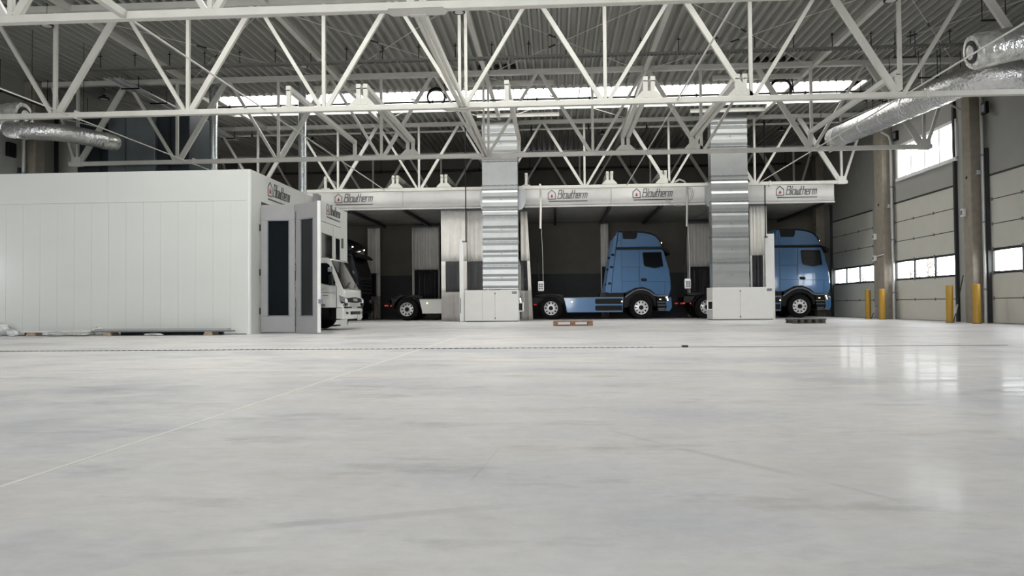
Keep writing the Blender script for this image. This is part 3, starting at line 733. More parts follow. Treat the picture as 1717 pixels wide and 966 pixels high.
def logo(parent, org, ux, nrm, s=1.0):
    """house emblem with flame, slanted word and underline; org: lower left of the emblem"""
    uz = Vector((0, 0, 1)); ux, nrm, org = Vector(ux), Vector(nrm), Vector(org) + Vector(nrm) * 0.004
    m = MB(); P = lambda a, b: org + ux * a * s + uz * b * s
    pts = [P(0, 0.02), P(0, .26), P(.145, .39), P(.29, .26), P(.29, 0.02), P(0, 0.02)]
    for a, b in zip(pts, pts[1:]):
        d = (b - a).normalized() * 0.010; m.bar(a - d, b + d, 0.006, 0.026 * s, upv=d.cross(nrm))
    w = word(m, 'Blowtherm', P(.38, 0.05), ux, uz, nrm, .33 * s, .56, .22, .027 * s)
    m.bar(P(0.02, -.07), P(.38, -.07) + ux * (w + 0.03), 0.006, .035 * s, upv=(ux).cross(nrm))
    o = build('logo_lettering', m, 'letter', parent)
    f = MB(); c = [P(.145, .235), P(.17, .18), P(.195, .13), P(.17, .085), P(.12, .085), P(.095, .125), P(.115, .16), P(.125, .19)]
    f.add([q for q in c] + [q + nrm * 0.005 for q in c], [tuple(range(8)), tuple(range(15, 7, -1))] + [(i, i + 8, (i + 1) % 8 + 8, (i + 1) % 8) for i in range(8)])
    build('flame_mark', f, 'flame', o)

def bay(x0, x1, logos, rails, label):
    t = thing('preparation_bay', label, 'preparation bay', ((x0 + x1) / 2, 29.9, 4.7), 'truck preparation bays')
    prof = [(29.90, 4.74), (29.87, 4.79), (29.89, 4.85), (29.905, 4.95), (29.91, 5.12), (29.905, 5.28), (29.89, 5.40), (29.90, 5.44), (30.6, 5.44), (30.6, 4.74)]
    nseg = 2
    for i in range(nseg):
        a, b = x0 + (x1 - x0) * i / nseg, x0 + (x1 - x0) * (i + 1) / nseg
        build('header_panel', MB().prism(prof, 'x', a + 0.006, b - 0.006), 'header', t, smooth=35)
    build('lower_lip', MB().box(x0, x1, 29.84, 29.92, 4.66, 4.72), 'header', t)
    cl = MB(); y = 30.6
    while y < 36.3:
        cl.box(x0 + 0.02, x1 - 0.02, y, y + 0.30, 4.75, 4.83); y += 0.42
    cl.box(x0 + 0.02, x1 - 0.02, 30.6, 36.5, 4.80, 4.86)
    build('slatted_ceiling', cl, 'bayceil', t)
    for x in rails:
        build('ceiling_rail', MB().box(x - 0.06, x + 0.06, 30.0, 36.3, 4.60, 4.72), 'dark', t)
    for x in logos:
        logo(t, (x, 29.892, 4.97), (1, 0, 0), (0, -1, 0), 1.0)
    return t
bay(-10.45, -2.17, [-9.18], [-6.3, -8.6], 'left white bay header with one logo above the dark opening behind the small white truck')
bay(-2.15, 6.74, [-0.27, 3.18], [2.25, 4.35, 0.0], 'middle white bay header with two logos above the opening with the whole blue tractor')
bay(6.76, 11.2, [8.92], [10.9], 'right white bay header with one logo above the half hidden blue tractor')
# fan cabinets under the ducts
def cabinet(x0, x1, z, label, side):
    y0, y1 = 28.6, 29.7
    t = thing('fan_cabinet', label, 'fan cabinet', ((x0 + x1) / 2, (y0 + y1) / 2, 0), 'white fan cabinets')
    build('body', MB().box(x0, x1, y0 + 0.02, y1, 0.03, z), 'fanbox', t, bevel=0.012)
    build('plinth', MB().box(x0 + 0.03, x1 - 0.03, y0 + 0.05, y1 - 0.03, 0, 0.03), 'dark', t)
    xs = [x0 + 0.015, x0 + 0.70, x0 + 1.21, x1 - 0.015] if side > 0 else [x0 + 0.015, x0 + 1.05, x1 - 0.015]
    for a, b in zip(xs, xs[1:]):
        build('door', MB().box(a + 0.004, b - 0.004, y0, y0 + 0.02, 0.05, z - 0.03), 'fanbox', t, bevel=0.004)
    xl = xs[-2]
    for zz in (0.14, z - 0.14):
        build('latch', MB().lathe([(0.022, -0.02), (0.022, 0.0)], (xl, y0, zz), 'y', 12), 'black', t)
    build('rating_plate', MB().box(x1 - 0.26, x1 - 0.07, y0 - 0.004, y0, z - 0.16, z - 0.06), 'trimg', t)
    xs_ = x1 if side > 0 else x0
    fr = MB(); s = side
    xa, xb = xs_ + s * 0.0, xs_ + s * 0.17
    fr.box(xa, xb, 28.7, 28.74, 0.40, 0.43).box(xa, xb, 28.7, 28.74, 0.73, 0.76).box(xb - 0.02, xb + 0.02, 28.7, 28.74, 0.40, 0.76)
    h = build('side_bracket', fr, 'whitep', t); build('switch_box', MB().box(min(xa, xa + s * 0.13), max(xa, xa + s * 0.13), 28.71, 28.85, 0.44, 0.72), 'black', h)
    return t
cabinet(-3.60, -1.46, 1.25, 'white fan cabinet with three doors under the left sheet metal duct', 1)
cabinet(6.05, 8.37, 1.27, 'white fan cabinet with two doors under the right sheet metal duct', -1)

def power_post(x, y, z, label, cx, cy_):
    t = thing('cable_post', label, 'cable post', (x, y, 0), 'white cable posts')
    build('post', MB().box(x - 0.11, x + 0.06, y - 0.05, y + 0.05, 0, z), 'whitep', t, bevel=0.008)
    build('foot', MB().box(x - 0.14, x + 0.08, y - 0.08, y + 0.08, 0, 0.015), 'trimg', t)
    build('bracket', MB().box(min(x, cx), max(x, cx) + 0.03, min(y, cy_), max(y, cy_) + 0.03, z - 0.12, z - 0.06), 'trimg', t)
    build('cable', MB().tube([(cx, cy_, z - 0.09), (cx, cy_, 5.6), (cx, cy_ - 0.02, ZR)], 0.022, 8), 'black', t, smooth=50)
    build('slot_cover', MB().box(x - 0.09, x - 0.06, y - 0.058, y - 0.05, 0.35, 0.95), 'trimg', t)
    return t
power_post(-3.70, 28.78, 3.28, 'white cable post with black cable beside the left fan cabinet', -3.54, 28.72)
t = thing('corner_shield', 'tall narrow white shield with black cable behind the right end of the right fan cabinet', 'shield', (8.64, 29.95, 0))
build('plate', MB().box(8.46, 8.82, 29.95, 29.99, 0, 3.45), 'whitep', t, bevel=0.006)
build('return_edge', MB().box(8.46, 8.50, 29.99, 30.12, 0, 3.45), 'whitep', t)
build('cable', MB().tube([(8.43, 29.78, 3.3), (8.43, 29.76, 5.6), (8.43, 29.74, ZR)], 0.022, 8), 'black', t, smooth=50)
build('bracket', MB().box(8.42, 8.52, 29.78, 29.96, 3.28, 3.34), 'trimg', t)

# curtains: cloth above, clear strip, grey hem
def curtain(p0, p1, ztop, label, za=1.22, zb=2.50, folds=6, amp=0.07, border=(0.12, 0.06), bunch=0.0, flare=0.0, clear=True):
    p0, p1 = Vector((*p0, 0)), Vector((*p1, 0)); L_ = (p1 - p0).length; u = (p1 - p0) / L_; n = Vector((-u.y, u.x, 0))
    t = thing('bay_curtain', label, 'curtain', tuple((p0 + p1) / 2), 'bay curtains')
    N = max(24, folds * 12); rnd = random.Random(len(label) * 3 + int(L_ * 10)); ph = [rnd.uniform(0, 6.28) for _ in range(3)]
    def pt(s, z):
        a = amp * (0.75 + 0.35 * math.sin(ph[0] + 5 * s))
        off = a * math.sin(2 * math.pi * folds * s + ph[1] + 0.25 * math.sin(z * 1.3 + ph[2])) + a * 0.35 * math.sin(2 * math.pi * folds * 2.3 * s + ph[2])
        k = flare * (1 - z / ztop)
        return p0 + u * (s * L_ * (1 + k)) + n * off + Vector((0, 0, z))
    def sheet(s0, s1, z0, z1, nz=6):
        i0, i1 = int(round(s0 * N)), int(round(s1 * N)); m = MB(); w = i1 - i0 + 1
        m.add([pt(i / N, z0 + (z1 - z0) * j / nz) for j in range(nz + 1) for i in range(i0, i1 + 1)],
              [(j * w + i, j * w + i + 1, (j + 1) * w + i + 1, (j + 1) * w + i) for j in range(nz) for i in range(w - 1)])
        return m
    if clear:
        build('upper_cloth', sheet(0, 1, zb, ztop), 'cloth', t, smooth=80, solid=0.006)
        if border[0] * N >= 1: build('edge_strip', sheet(0, border[0], za, zb), 'cloth', t, smooth=80, solid=0.006)
        if border[1] * N >= 1: build('edge_strip', sheet(1 - border[1], 1, za, zb), 'cloth', t, smooth=80, solid=0.006)
        build('clear_window', sheet(border[0], 1 - border[1], za, zb), 'clear', t, smooth=80, solid=0.003)
        build('grey_hem', sheet(0, 1, 0.02, za), 'skirtc', t, smooth=80, solid=0.006)
    else:
        build('upper_cloth', sheet(0, 1, 0.02, ztop), 'cloth', t, smooth=80, solid=0.006)
    g = MB(); g.bar(tuple(p0 + Vector((0, 0, ztop + 0.03))), tuple(p1 + Vector((0, 0, ztop + 0.03))), 0.05, 0.05)
    build('curtain_rail', g, 'trimg', t)
    return t
curtain((-4.78, 30.28), (-3.70, 30.28), 4.62, 'pale curtain left of the left fan cabinet, with dark clear window and grey hem', folds=3, amp=0.03, border=(0.18, 0.18))
curtain((-3.82, 30.42), (-2.80, 30.42), 4.62, 'pale curtain bunched behind the left fan cabinet', folds=5, amp=0.04, border=(0.12, 0.05))
curtain((-1.44, 30.25), (-1.16, 30.3), 4.55, 'narrow pale curtain flaring out at the right side of the left sheet metal duct', folds=2, amp=0.05, border=(0.0, 0.34), flare=0.75, za=1.25)
curtain((7.93, 30.25), (8.62, 30.25), 4.62, 'pale pleated curtain right of the right sheet metal duct', folds=5, amp=0.04, border=(0.12, 0.25), za=1.2, zb=2.6)
curtain((6.42, 35.95), (7.75, 35.95), 4.55, 'dim curtain on the back wall seen just left of the right sheet metal duct', folds=8, amp=0.08, border=(0.1, 0.05), za=0.95, zb=2.45)
curtain((-7.15, 35.95), (-5.75, 35.95), 4.55, 'dim pleated curtain on the back wall above the white tractor chassis', folds=8, amp=0.08, border=(0.1, 0.05), za=1.0, zb=2.45)
curtain((-9.4, 35.9), (-8.75, 35.9), 4.55, 'dim curtain bunched against the back wall beside the dark tractor', folds=4, amp=0.09, border=(0.1, 0.3), za=1.15, zb=2.3)
curtain((2.22, 35.9), (2.6, 35.9), 4.6, 'dim narrow curtain on the back wall just behind the whole blue tractor cab', folds=3, amp=0.06, border=(0.1, 0.1))
curtain((9.95, 36.0), (8.0, 36.0), 4.55, 'dim pleated curtain on the back wall above the half hidden blue tractor', folds=9, amp=0.08, border=(0.03, 0.03))

# hanging socket units
def hanging_unit(x, y, ztop, z, label, hose):
    t = thing('hanging_socket_unit', label, 'socket unit', (x, y, z), 'hanging socket units')
    b = build('housing', MB().box(x - 0.12, x + 0.12, y - 0.09, y + 0.09, z, z + 0.40), 'whitep', t, bevel=0.035)
    for i in (0, 1):
        for j in (0, 1, 2):
            build('socket', MB().box(x - 0.085 + i * 0.095, x - 0.01 + i * 0.095, y - 0.10, y - 0.088, z + 0.07 + j * 0.085, z + 0.13 + j * 0.085), 'trimg', b)
    build('guard_bar', MB().tube([(x - 0.14, y - 0.1, z + 0.03), (x - 0.14, y - 0.1, z - 0.04), (x + 0.14, y - 0.1, z - 0.04), (x + 0.14, y - 0.1, z + 0.03)], 0.012, 6), 'black', t)
    build('cable', MB().tube([(x - 0.07, y, z + 0.4), (x - 0.13, y, z + 1.0), (x - 0.03, y, z + 2.1), (x, y, 3.9)], 0.028, 8), 'black', t, smooth=60)
    build('rope', MB().tube([(x + 0.09, y, z + 0.4), (x + 0.08, y, z + 1.6), (x + 0.03, y, 3.9)], 0.012, 6), 'pipe', t, smooth=60)
    build('sleeve', MB().tube([(x, y, 3.75), (x + 0.03, y, ztop - 0.3), (x + 0.02, y - 0.05, ztop - 0.02)] + ([(x - 0.1, y - 0.05, ztop + 0.22), (x - 0.3, 29.45, ztop + 0.28), (x - 0.55, 29.36, ztop + 0.12)] if hose else [(x, 29.48, ztop + 0.02), (x, 29.38, ztop - 0.05)]), 0.045, 10), 'cloth' if not hose else 'pipe', t, smooth=60)
    if hose:
        m = MB()
        for k in range(2):
            m.tube([(x - 0.3 + (0.5 + .08 * k) * math.cos(a), y + 0.03 * k, 5.05 + (0.42 + .05 * k) * math.sin(a)) for a in [math.pi * (-0.9 + 1.5 * i / 16) for i in range(17)]], 0.012, 6)
        build('hose_loop', m, 'pipe', t, smooth=60)
    return t
hanging_unit(-0.60, 29.58, 5.5, 1.21, 'white hanging socket unit in front of the rear wheel of the whole blue tractor', False)
hanging_unit(5.28, 29.58, 5.35, 1.25, 'white hanging socket unit with hose loop in front of the middle bay right edge', True)

# ================================================================ WHITE SPRAY BOOTHS
BX, BY, BZ = -7.27, 16.97, 3.95
def panels(m, axis, pos, t, a0, a1, z0, z1, w):
    a = a1
    while a > a0 + 0.01:
        b = max(a0, a - w)
        if axis == 'y': m.box(b + 0.0018, a - 0.0018, pos, pos + t, z0, z1)
        else: m.box(pos, pos + t, b + 0.0012, a - 0.0012, z0, z1)
        a = b
    if axis == 'y': m.box(a0, a1, pos + 0.006, pos + t - 0.006, z0, z1)
    else: m.box(pos + 0.002, pos + t - 0.002, a0, a1, z0, z1)
    return m
bt = thing('spray_booth', 'long white panelled spray booth filling the left of the hall, grey folding door open', 'spray booth', (-11.4, BY, 0))
build('front_wall', panels(MB(), 'y', BY, 0.08, -15.4, BX - 0.05, 0.02, 3.2, 0.432), 'booth', bt)
build('front_upper_wall', panels(MB(), 'y', BY, 0.08, -15.4, BX - 0.05, 3.205, BZ, 3.5), 'booth', bt)
build('corner_trim', MB().tube([(BX - 0.06, BY + 0.06, 0.0), (BX - 0.06, BY + 0.06, BZ)], 0.062, 20), 'booth', bt, smooth=50)
build('side_wall', MB().box(BX - 0.08, BX, BY + 0.06, 17.6, 0.0, BZ), 'booth', bt)
build('door_header', MB().box(BX - 0.08, BX, 17.6, 21.62, 3.26, BZ), 'booth', bt)
build('jamb', MB().box(BX - 0.08, BX, 21.62, 22.02, 0, BZ), 'booth', bt)
build('side_wall', MB().box(BX - 0.08, BX, 24.28, 25.15, 0, BZ).box(BX - 0.08, BX, 22.02, 24.28, 3.33, BZ), 'booth', bt)
build('rear_wall', MB().box(-15.4, BX, 25.07, 25.15, 0, BZ), 'booth', bt)
build('dividing_wall', MB().box(-15.4, BX - 0.08, 21.8, 21.88, 0, BZ - 0.06), 'booth', bt)
build('end_wall', MB().box(-15.46, -15.38, BY, 25.15, 0, BZ), 'booth', bt)
build('roof', MB().box(-15.4, BX - 0.01, BY + 0.01, 25.14, BZ - 0.07, BZ - 0.005), 'booth', bt)
logo(bt, (BX + 0.004, 18.02, 3.46), (0, 1, 0), (1, 0, 0), 0.95)
logo(bt, (BX + 0.004, 22.75, 3.58), (0, 1, 0), (1, 0, 0), 0.92)
build('operator_box', MB().box(BX, BX + 0.14, 21.46, 21.82, 3.32, 4.05).box(BX + 0.14, BX + 0.17, 21.5, 21.55, 3.4, 4.0).box(BX + 0.14, BX + 0.17, 21.65, 21.7, 3.4, 4.0), 'leaf', bt)
def leaf(p, q, z0, z1, wf, parent, label=None, gz=(0.55, 2.72), side=0.14):
    """one framed leaf with a tall tinted window between plan points p and q"""
    p, q = Vector((*p, 0)), Vector((*q, 0)); u = (q - p).normalized(); L_ = (q - p).length; n = Vector((-u.y, u.x, 0)) * 0.03
    m = MB()
    def slab(a, b, za, zb, k=1.0):
        A, B = p + u * a, p + u * b; nn = n * k
        return m.add([A - nn + Vector((0, 0, za)), B - nn + Vector((0, 0, za)), B + nn + Vector((0, 0, za)), A + nn + Vector((0, 0, za)),
                      A - nn + Vector((0, 0, zb)), B - nn + Vector((0, 0, zb)), B + nn + Vector((0, 0, zb)), A + nn + Vector((0, 0, zb))],
                     [(0, 3, 2, 1), (4, 5, 6, 7), (0, 1, 5, 4), (1, 2, 6, 5), (2, 3, 7, 6), (3, 0, 4, 7)])
    slab(0, L_, z0, gz[0]); slab(0, L_, gz[1], z1); slab(0, side * L_ / 0.87 + 0.05, gz[0], gz[1]); slab(L_ - side * L_ / 0.87 - 0.02, L_, gz[0], gz[1])
    o = build('door_leaf', m, wf, parent, bevel=0.006)
    m = MB(); a, b = side * L_ / 0.87 + 0.03, L_ - side * L_ / 0.87
    slab(a, b, gz[0] - 0.02, gz[1] + 0.02, 0.35)
    build('tinted_glass', m, 'glassd', o)
    m = MB()
    slab(a - 0.005, a + 0.02, gz[0], gz[1], 1.12); slab(b - 0.02, b + 0.005, gz[0], gz[1], 1.12); slab(a, b, gz[0] - 0.005, gz[0] + 0.02, 1.12); slab(a, b, gz[1] - 0.02, gz[1] + 0.005, 1.12)
    build('glazing_frame', m, 'trimg' if wf == 'leaf' else 'leaf', o)
    return o
L1 = leaf((BX + 0.04, 17.52), (-6.38, 17.52), 0.03, 3.16, 'leaf', bt, gz=(0.42, 2.78))
L2 = leaf((-6.33, 17.50), (-5.62, 16.98), 0.03, 3.16, 'leaf', bt, gz=(0.42, 2.78), side=0.17)
build('edge_profile', MB().tube([(-5.60, 16.96, 0.03), (-5.60, 16.96, 3.16)], 0.045, 14), 'whitep', L2, smooth=50)
for z in (0.7, 1.6, 2.9):
    build('hinge', MB().tube([(-6.355, 17.46, z - 0.07), (-6.355, 17.46, z + 0.07)], 0.02, 8), 'trimg', L1, smooth=50)
for z in (0.55, 1.5, 2.6):
    build('hinge', MB().tube([(BX + 0.02, 17.5, z - 0.08), (BX + 0.02, 17.5, z + 0.08)], 0.022, 8), 'dark', L1, smooth=50)
build('door_handle', MB().box(-5.6, -5.5, 16.9, 16.95, 0.72, 0.82), 'trimg', L2)
leaf((BX + 0.005, 22.03), (BX + 0.005, 23.35), 0.05, 3.30, 'booth', bt, gz=(0.6, 2.95), side=0.07)
leaf((BX + 0.005, 23.40), (BX + 0.005, 24.25), 0.05, 3.30, 'booth', bt, gz=(0.6, 2.92), side=0.17)
build('door_closer', MB().box(BX + 0.03, BX + 0.09, 24.25, 24.36, 2.62, 2.95), 'trimg', bt)

# stack of profiles and packing along the booth
t = thing('metal_profile_bundle', 'bundle of long grey metal profiles lying on blocks along the white booth wall', 'profile bundle', (-10.0, 16.62, 0.09))
build('profile_or_shade_strip', MB().box(-10.85, -7.62, 16.55, 16.68, 0.10, 0.165), 'pipe', t)
build('profile_or_shade_strip', MB().box(-10.6, -7.75, 16.70, 16.82, 0.09, 0.15), 'dark', t)
build('profile_or_shade_strip', MB().box(-10.4, -7.9, 16.86, 16.93, 0.0, 0.10), 'black', t)  # black strip painted in for the dark space beneath the bundle
build('profile_or_shade_strip', MB().box(-10.9, -7.45, 16.50, 16.54, 0.085, 0.12), 'trimg', t)
t = thing('metal_profile_bundle', 'second bundle of thin profiles lying left of the long one by the booth wall', 'profile bundle', (-12.0, 16.62, 0.09))
build('profile_or_shade_strip', MB().box(-12.85, -10.95, 16.56, 16.66, 0.085, 0.125), 'alu', t)
build('profile_or_shade_strip', MB().box(-12.85, -11.05, 16.70, 16.78, 0.08, 0.12), 'trimg', t)
build('profile_or_shade_strip', MB().box(-12.8, -11.2, 16.86, 16.93, 0.0, 0.09), 'black', t)  # black strip standing in for the shade under the thin profiles
def block(x, w, h, label):
    tag(build('wood_block', MB().prism([(x - w / 2, 0), (x + w / 2, 0), (x + w * 0.32, h), (x - w * 0.3, h)], 'y', 16.5, 16.84), 'block', bevel=0.01), label, 'wood block', 'blocks under the profiles')
block(-8.08, 0.24, 0.095, 'wood block under the right end of the long profile bundle')
block(-10.52, 0.24, 0.08, 'wood block under the left end of the long profile bundle')
block(-12.4, 0.24, 0.078, 'wood block under the bundle of thin profiles')
def wrap(x, w, h, label, m='bag', y=16.62, d=0.3):
    rnd = random.Random(int(x * 100)); mb = MB(); n, k = 16, 7; vs = []
    for j in range(k):
        f = math.sin(math.pi * (j + 0.3) / (k + 0.2)); g = j / (k - 1)
        for i in range(n):
            a = 2 * math.pi * i / n; rr = (0.25 + 0.75 * f if j < k - 1 else 0.1) * rnd.uniform(0.82, 1.12)
            vs.append((x + math.cos(a) * w / 2 * rr, y + math.sin(a) * d / 2 * rr, max(0.003, h * g * rnd.uniform(0.9, 1.1))))
    mb.add(vs, [(i + j * n, (i + 1) % n + j * n, (i + 1) % n + (j + 1) * n, i + (j + 1) * n) for j in range(k - 1) for i in range(n)] + [tuple(range(n)), tuple(range((k - 1) * n, k * n))])
    tag(build('crumpled_wrap', mb, m, smooth=70), label, 'plastic wrap', 'crumpled plastic on the floor')
wrap(-13.35, 0.75, 0.33, 'tall heap of white plastic wrap at the left edge by the booth')
wrap(-12.78, 0.3, 0.16, 'small lump of white plastic wrap beside the tall heap', y=16.45, d=0.2)
wrap(-11.65, 0.85, 0.10, 'flat crumpled strip of plastic left of the long profile bundle', 'film', y=16.42, d=0.2)
wrap(-11.1, 0.55, 0.09, 'flat crumpled plastic piece touching the long profile bundle', 'film', y=16.44, d=0.18)
wrap(-9.35, 0.50, 0.06, 'little crumpled plastic under the middle of the long profile bundle', 'film', y=16.44, d=0.12)
wrap(-10.95, 0.3, 0.2, 'white plastic lump on the left end of the long profile bundle', 'bag', y=16.86, d=0.14)

# ================================================================ TRACTOR UNITS
def cab_outline():
    return [(2.63, 1.14), (3.25, 1.14), (3.42, 1.22), (3.70, 1.36), (4.05, 1.39), (4.40, 1.24), (4.60, 1.04), (5.18, 1.02), (5.26, 1.30), (5.24, 1.78), (5.17, 2.22), (5.08, 2.52), (4.97, 2.95), (4.90, 3.06), (2.86, 3.06), (2.70, 1.9)]
def roof_outline():
    return [(2.87, 3.12), (4.88, 3.12), (4.86, 3.24), (4.77, 3.46), (4.60, 3.65), (4.32, 3.77), (3.9, 3.83), (3.46, 3.85), (2.97, 3.85)]
def loft(m, prof, stations):
    """stations: (y, inset); the outline is shrunk towards its middle at the outer stations"""
    uc = sum(p[0] for p in prof) / len(prof); wc = sum(p[1] for p in prof) / len(prof); n = len(prof); vs = []
    du = max(p[0] for p in prof) - min(p[0] for p in prof); dw = max(p[1] for p in prof) - min(p[1] for p in prof)
    for y, ins in stations:
        vs += [(uc + (p[0] - uc) * (1 - 2 * ins / du), y, wc + (p[1] - wc) * (1 - 2 * ins / dw)) for p in prof]
    k = len(stations)
    m.add(vs, [(j * n + i, j * n + (i + 1) % n, (j + 1) * n + (i + 1) % n, (j + 1) * n + i) for j in range(k - 1) for i in range(n)] + [tuple(range(n)), tuple(range((k - 1) * n, k * n))])
    return m
def wheel(parent, u, y, s, dual=False):
    w = 0.30 if not dual else 0.56
    a, b = (y, y + w) if s < 0 else (y - w, y)
    dp = 0.17 if dual else 0.06
    prof = [(0.05, dp if s < 0 else 0), (0.285, dp if s < 0 else 0), (0.30, 0), (0.44, 0.0), (0.485, 0.03), (0.50, 0.08), (0.50, w - 0.08), (0.485, w - 0.03), (0.44, w), (0.30, w), (0.285, w if s < 0 else w - dp), (0.05, w if s < 0 else w - dp)]
    o = build('wheel', MB().lathe([(r, a + h) for r, h in prof], (u, 0, 0.50), 'y', 40), 'rubber', parent, smooth=40)
    e = y; q = 1 if s < 0 else -1                       # outward face at e, inward direction q
    dep = 0.14 if dual else 0.03
    m = MB(); n = 40; rings = [(0.305, -0.012), (0.295, 0.0), (0.275, dep * 0.35), (0.27, dep)]
    vs = [(u + r * math.cos(2 * math.pi * i / n), e + q * h, 0.5 + r * math.sin(2 * math.pi * i / n)) for r, h in rings for i in range(n)]
    m.add(vs, [(j * n + i, j * n + (i + 1) % n, (j + 1) * n + (i + 1) % n, (j + 1) * n + i) for j in range(3) for i in range(n)])
    for i in range(10):                                 # spokes between the hand holes
        A = 2 * math.pi * (i + 0.5) / 10
        def P(r, a, h): return (u + r * math.cos(a), e + q * h, 0.5 + r * math.sin(a))
        m.add([P(0.272, A - 0.19, dep), P(0.272, A + 0.19, dep), P(0.185, A + 0.2, dep - 0.02), P(0.185, A - 0.2, dep - 0.02),
               P(0.272, A - 0.19, dep + 0.02), P(0.272, A + 0.19, dep + 0.02), P(0.185, A + 0.2, dep + 0.0), P(0.185, A - 0.2, dep + 0.0)],
              [(0, 1, 2, 3), (4, 7, 6, 5), (0, 4, 5, 1), (1, 5, 6, 2), (2, 6, 7, 3), (3, 7, 4, 0)])
    hub = [(0.19, 0.01), (0.19, -0.012), (0.13, -0.02), (0.125, -0.035)] if not dual else [(0.19, 0.0), (0.19, -0.02), (0.14, -0.03), (0.13, -0.08)]
    m.lathe([(r, e + q * (dep + h)) for r, h in hub], (u, 0, 0.5), 'y', 28)
    build('rim', m, 'alu', o, smooth=35)
    k = MB(); k.lathe([(0.10, e + q * (dep - 0.05 - (0.05 if dual else 0))), (0.09, e + q * (dep - 0.065 - (0.05 if dual else 0)))], (u, 0, 0.5), 'y', 20)
    build('hub_cap', k, 'black', o, smooth=35)
    nb = MB()
    for i in range(10):
        A = 2 * math.pi * i / 10; nb.lathe([(0.014, e + q * (dep - 0.035)), (0.014, e + q * (dep - 0.0))], (u + 0.165 * math.cos(A), 0, 0.5 + 0.165 * math.sin(A)), 'y', 6)
    build('wheel_nuts', nb, 'alu', o)
    return o
def tractor(paint, label, head, xr):
    t = thing('truck_tractor', label, 'truck', (0, 0, 0))
    NS, SD = -1.25, 1.20
    build('chassis_frame', MB().box(-0.95, 4.9, -0.42, -0.34, 0.70, 0.98).box(-0.95, 4.9, 0.34, 0.42, 0.70, 0.98).box(-0.95, -0.87, -0.42, 0.42, 0.72, 0.96).box(2.2, 4.7, -0.6, 0.6, 0.55, 1.14)
          .box(-0.09, 0.09, -0.9, 0.9, 0.42, 0.58), 'dark', t)
    build('tank_box', MB().box(0.85, 3.0, -1.12, 1.12, 0.34, 0.90), 'black', t)
    build('coupling_plate', MB().prism([(-0.5, 1.02), (0.35, 1.02), (0.55, 0.98), (0.55, 1.10), (0.3, 1.14), (-0.45, 1.14), (-0.7, 1.06)], 'y', -0.45, 0.45), 'dark', t)
    for s in (-1, 1):
        wheel(t, 0.0, s * 1.24, s, True); wheel(t, 3.95, s * 1.22, s, False)
        y0, y1 = (s * 1.245, s * 1.19)
        sk = build('side_skirt', MB().prism([(0.56, 0.955), (3.18, 0.955), (3.14, 0.30), (0.70, 0.30), (0.66, 0.55)], 'y', min(y0, y1), max(y0, y1)), paint, t, bevel=0.015)
        yo = s * 1.247
        for za, zb in ((0.665, 0.90), (0.375, 0.60)):
            build('inset_panel', MB().prism([(1.94, za + 0.05), (1.98, za), (3.12, za), (3.12, zb), (1.98, zb), (1.94, zb - 0.05)], 'y', min(yo, s * 1.235), max(yo + s * 0.004, s * 1.235)), 'black', sk)
        build('skirt_trim', MB().box(0.56, 3.18, s * 1.25 - 0.008, s * 1.25 + 0.008, 0.935, 0.965).box(1.94, 3.14, s * 1.25 - 0.006, s * 1.25 + 0.006, 0.335, 0.36), 'trimg', sk)
        for u in (0.92, 3.11):
            build('marker_lamp', MB().lathe([(0.032, -0.012), (0.032, 0.012)], (u, s * 1.25, 0.77), 'y', 12), 'amber', sk)
        mg = MB(); pts = [(math.cos(a) * 0.60, 0.5 + math.sin(a) * 0.60) for a in [math.pi * (0.02 + 0.96 * i / 14) for i in range(15)]]
        mg.add([(p[0], s * 1.22, p[1]) for p in pts] + [(p[0], s * 0.62, p[1]) for p in pts] + [(p[0] * 1.04, s * 1.22, 0.5 + (p[1] - 0.5) * 1.04) for p in pts] + [(p[0] * 1.04, s * 0.62, 0.5 + (p[1] - 0.5) * 1.04) for p in pts],
               [(i, i + 1, 16 + i, 15 + i) for i in range(14)] + [(30 + i, 45 + i, 46 + i, 31 + i) for i in range(14)] + [(i, 30 + i, 31 + i, i + 1) for i in range(14)] + [(15 + i, 16 + i, 46 + i, 45 + i) for i in range(14)])
        build('rear_mudguard', mg, 'black', t)
        build('tail_lamp', MB().box(-1.02, -0.94, s * 0.75, s * 1.15, 0.64, 0.70), 'red', t)
        build('side_reflector', MB().lathe([(0.03, -0.01), (0.03, 0.01)], (-0.72, s * 1.22, 0.66), 'y', 10), 'red', t)
    cabm = loft(MB(), cab_outline(), [(-1.215, 0.03), (-1.17, 0.0), (1.17, 0.0), (1.215, 0.03)])
    cab = build('cab', cabm, paint, t, smooth=25)
    rf = build('roof_fairing', loft(MB(), roof_outline(), [(-1.16, 0.05), (-1.10, 0.0), (1.10, 0.0), (1.16, 0.05)]), paint, t, smooth=25)
    build('roof_seal', MB().box(2.9, 4.88, -1.17, 1.17, 3.05, 3.13), 'black', t)
    build('roof_cap', loft(MB(), [(3.9, 3.835), (4.32, 3.775), (4.60, 3.655), (4.77, 3.465), (4.84, 3.3), (4.87, 3.31), (4.80, 3.50), (4.63, 3.69), (4.35, 3.81), (3.9, 3.87), (3.0, 3.875), (3.0, 3.845)], [(-1.13, 0.0), (1.13, 0.0)]), 'black', rf)
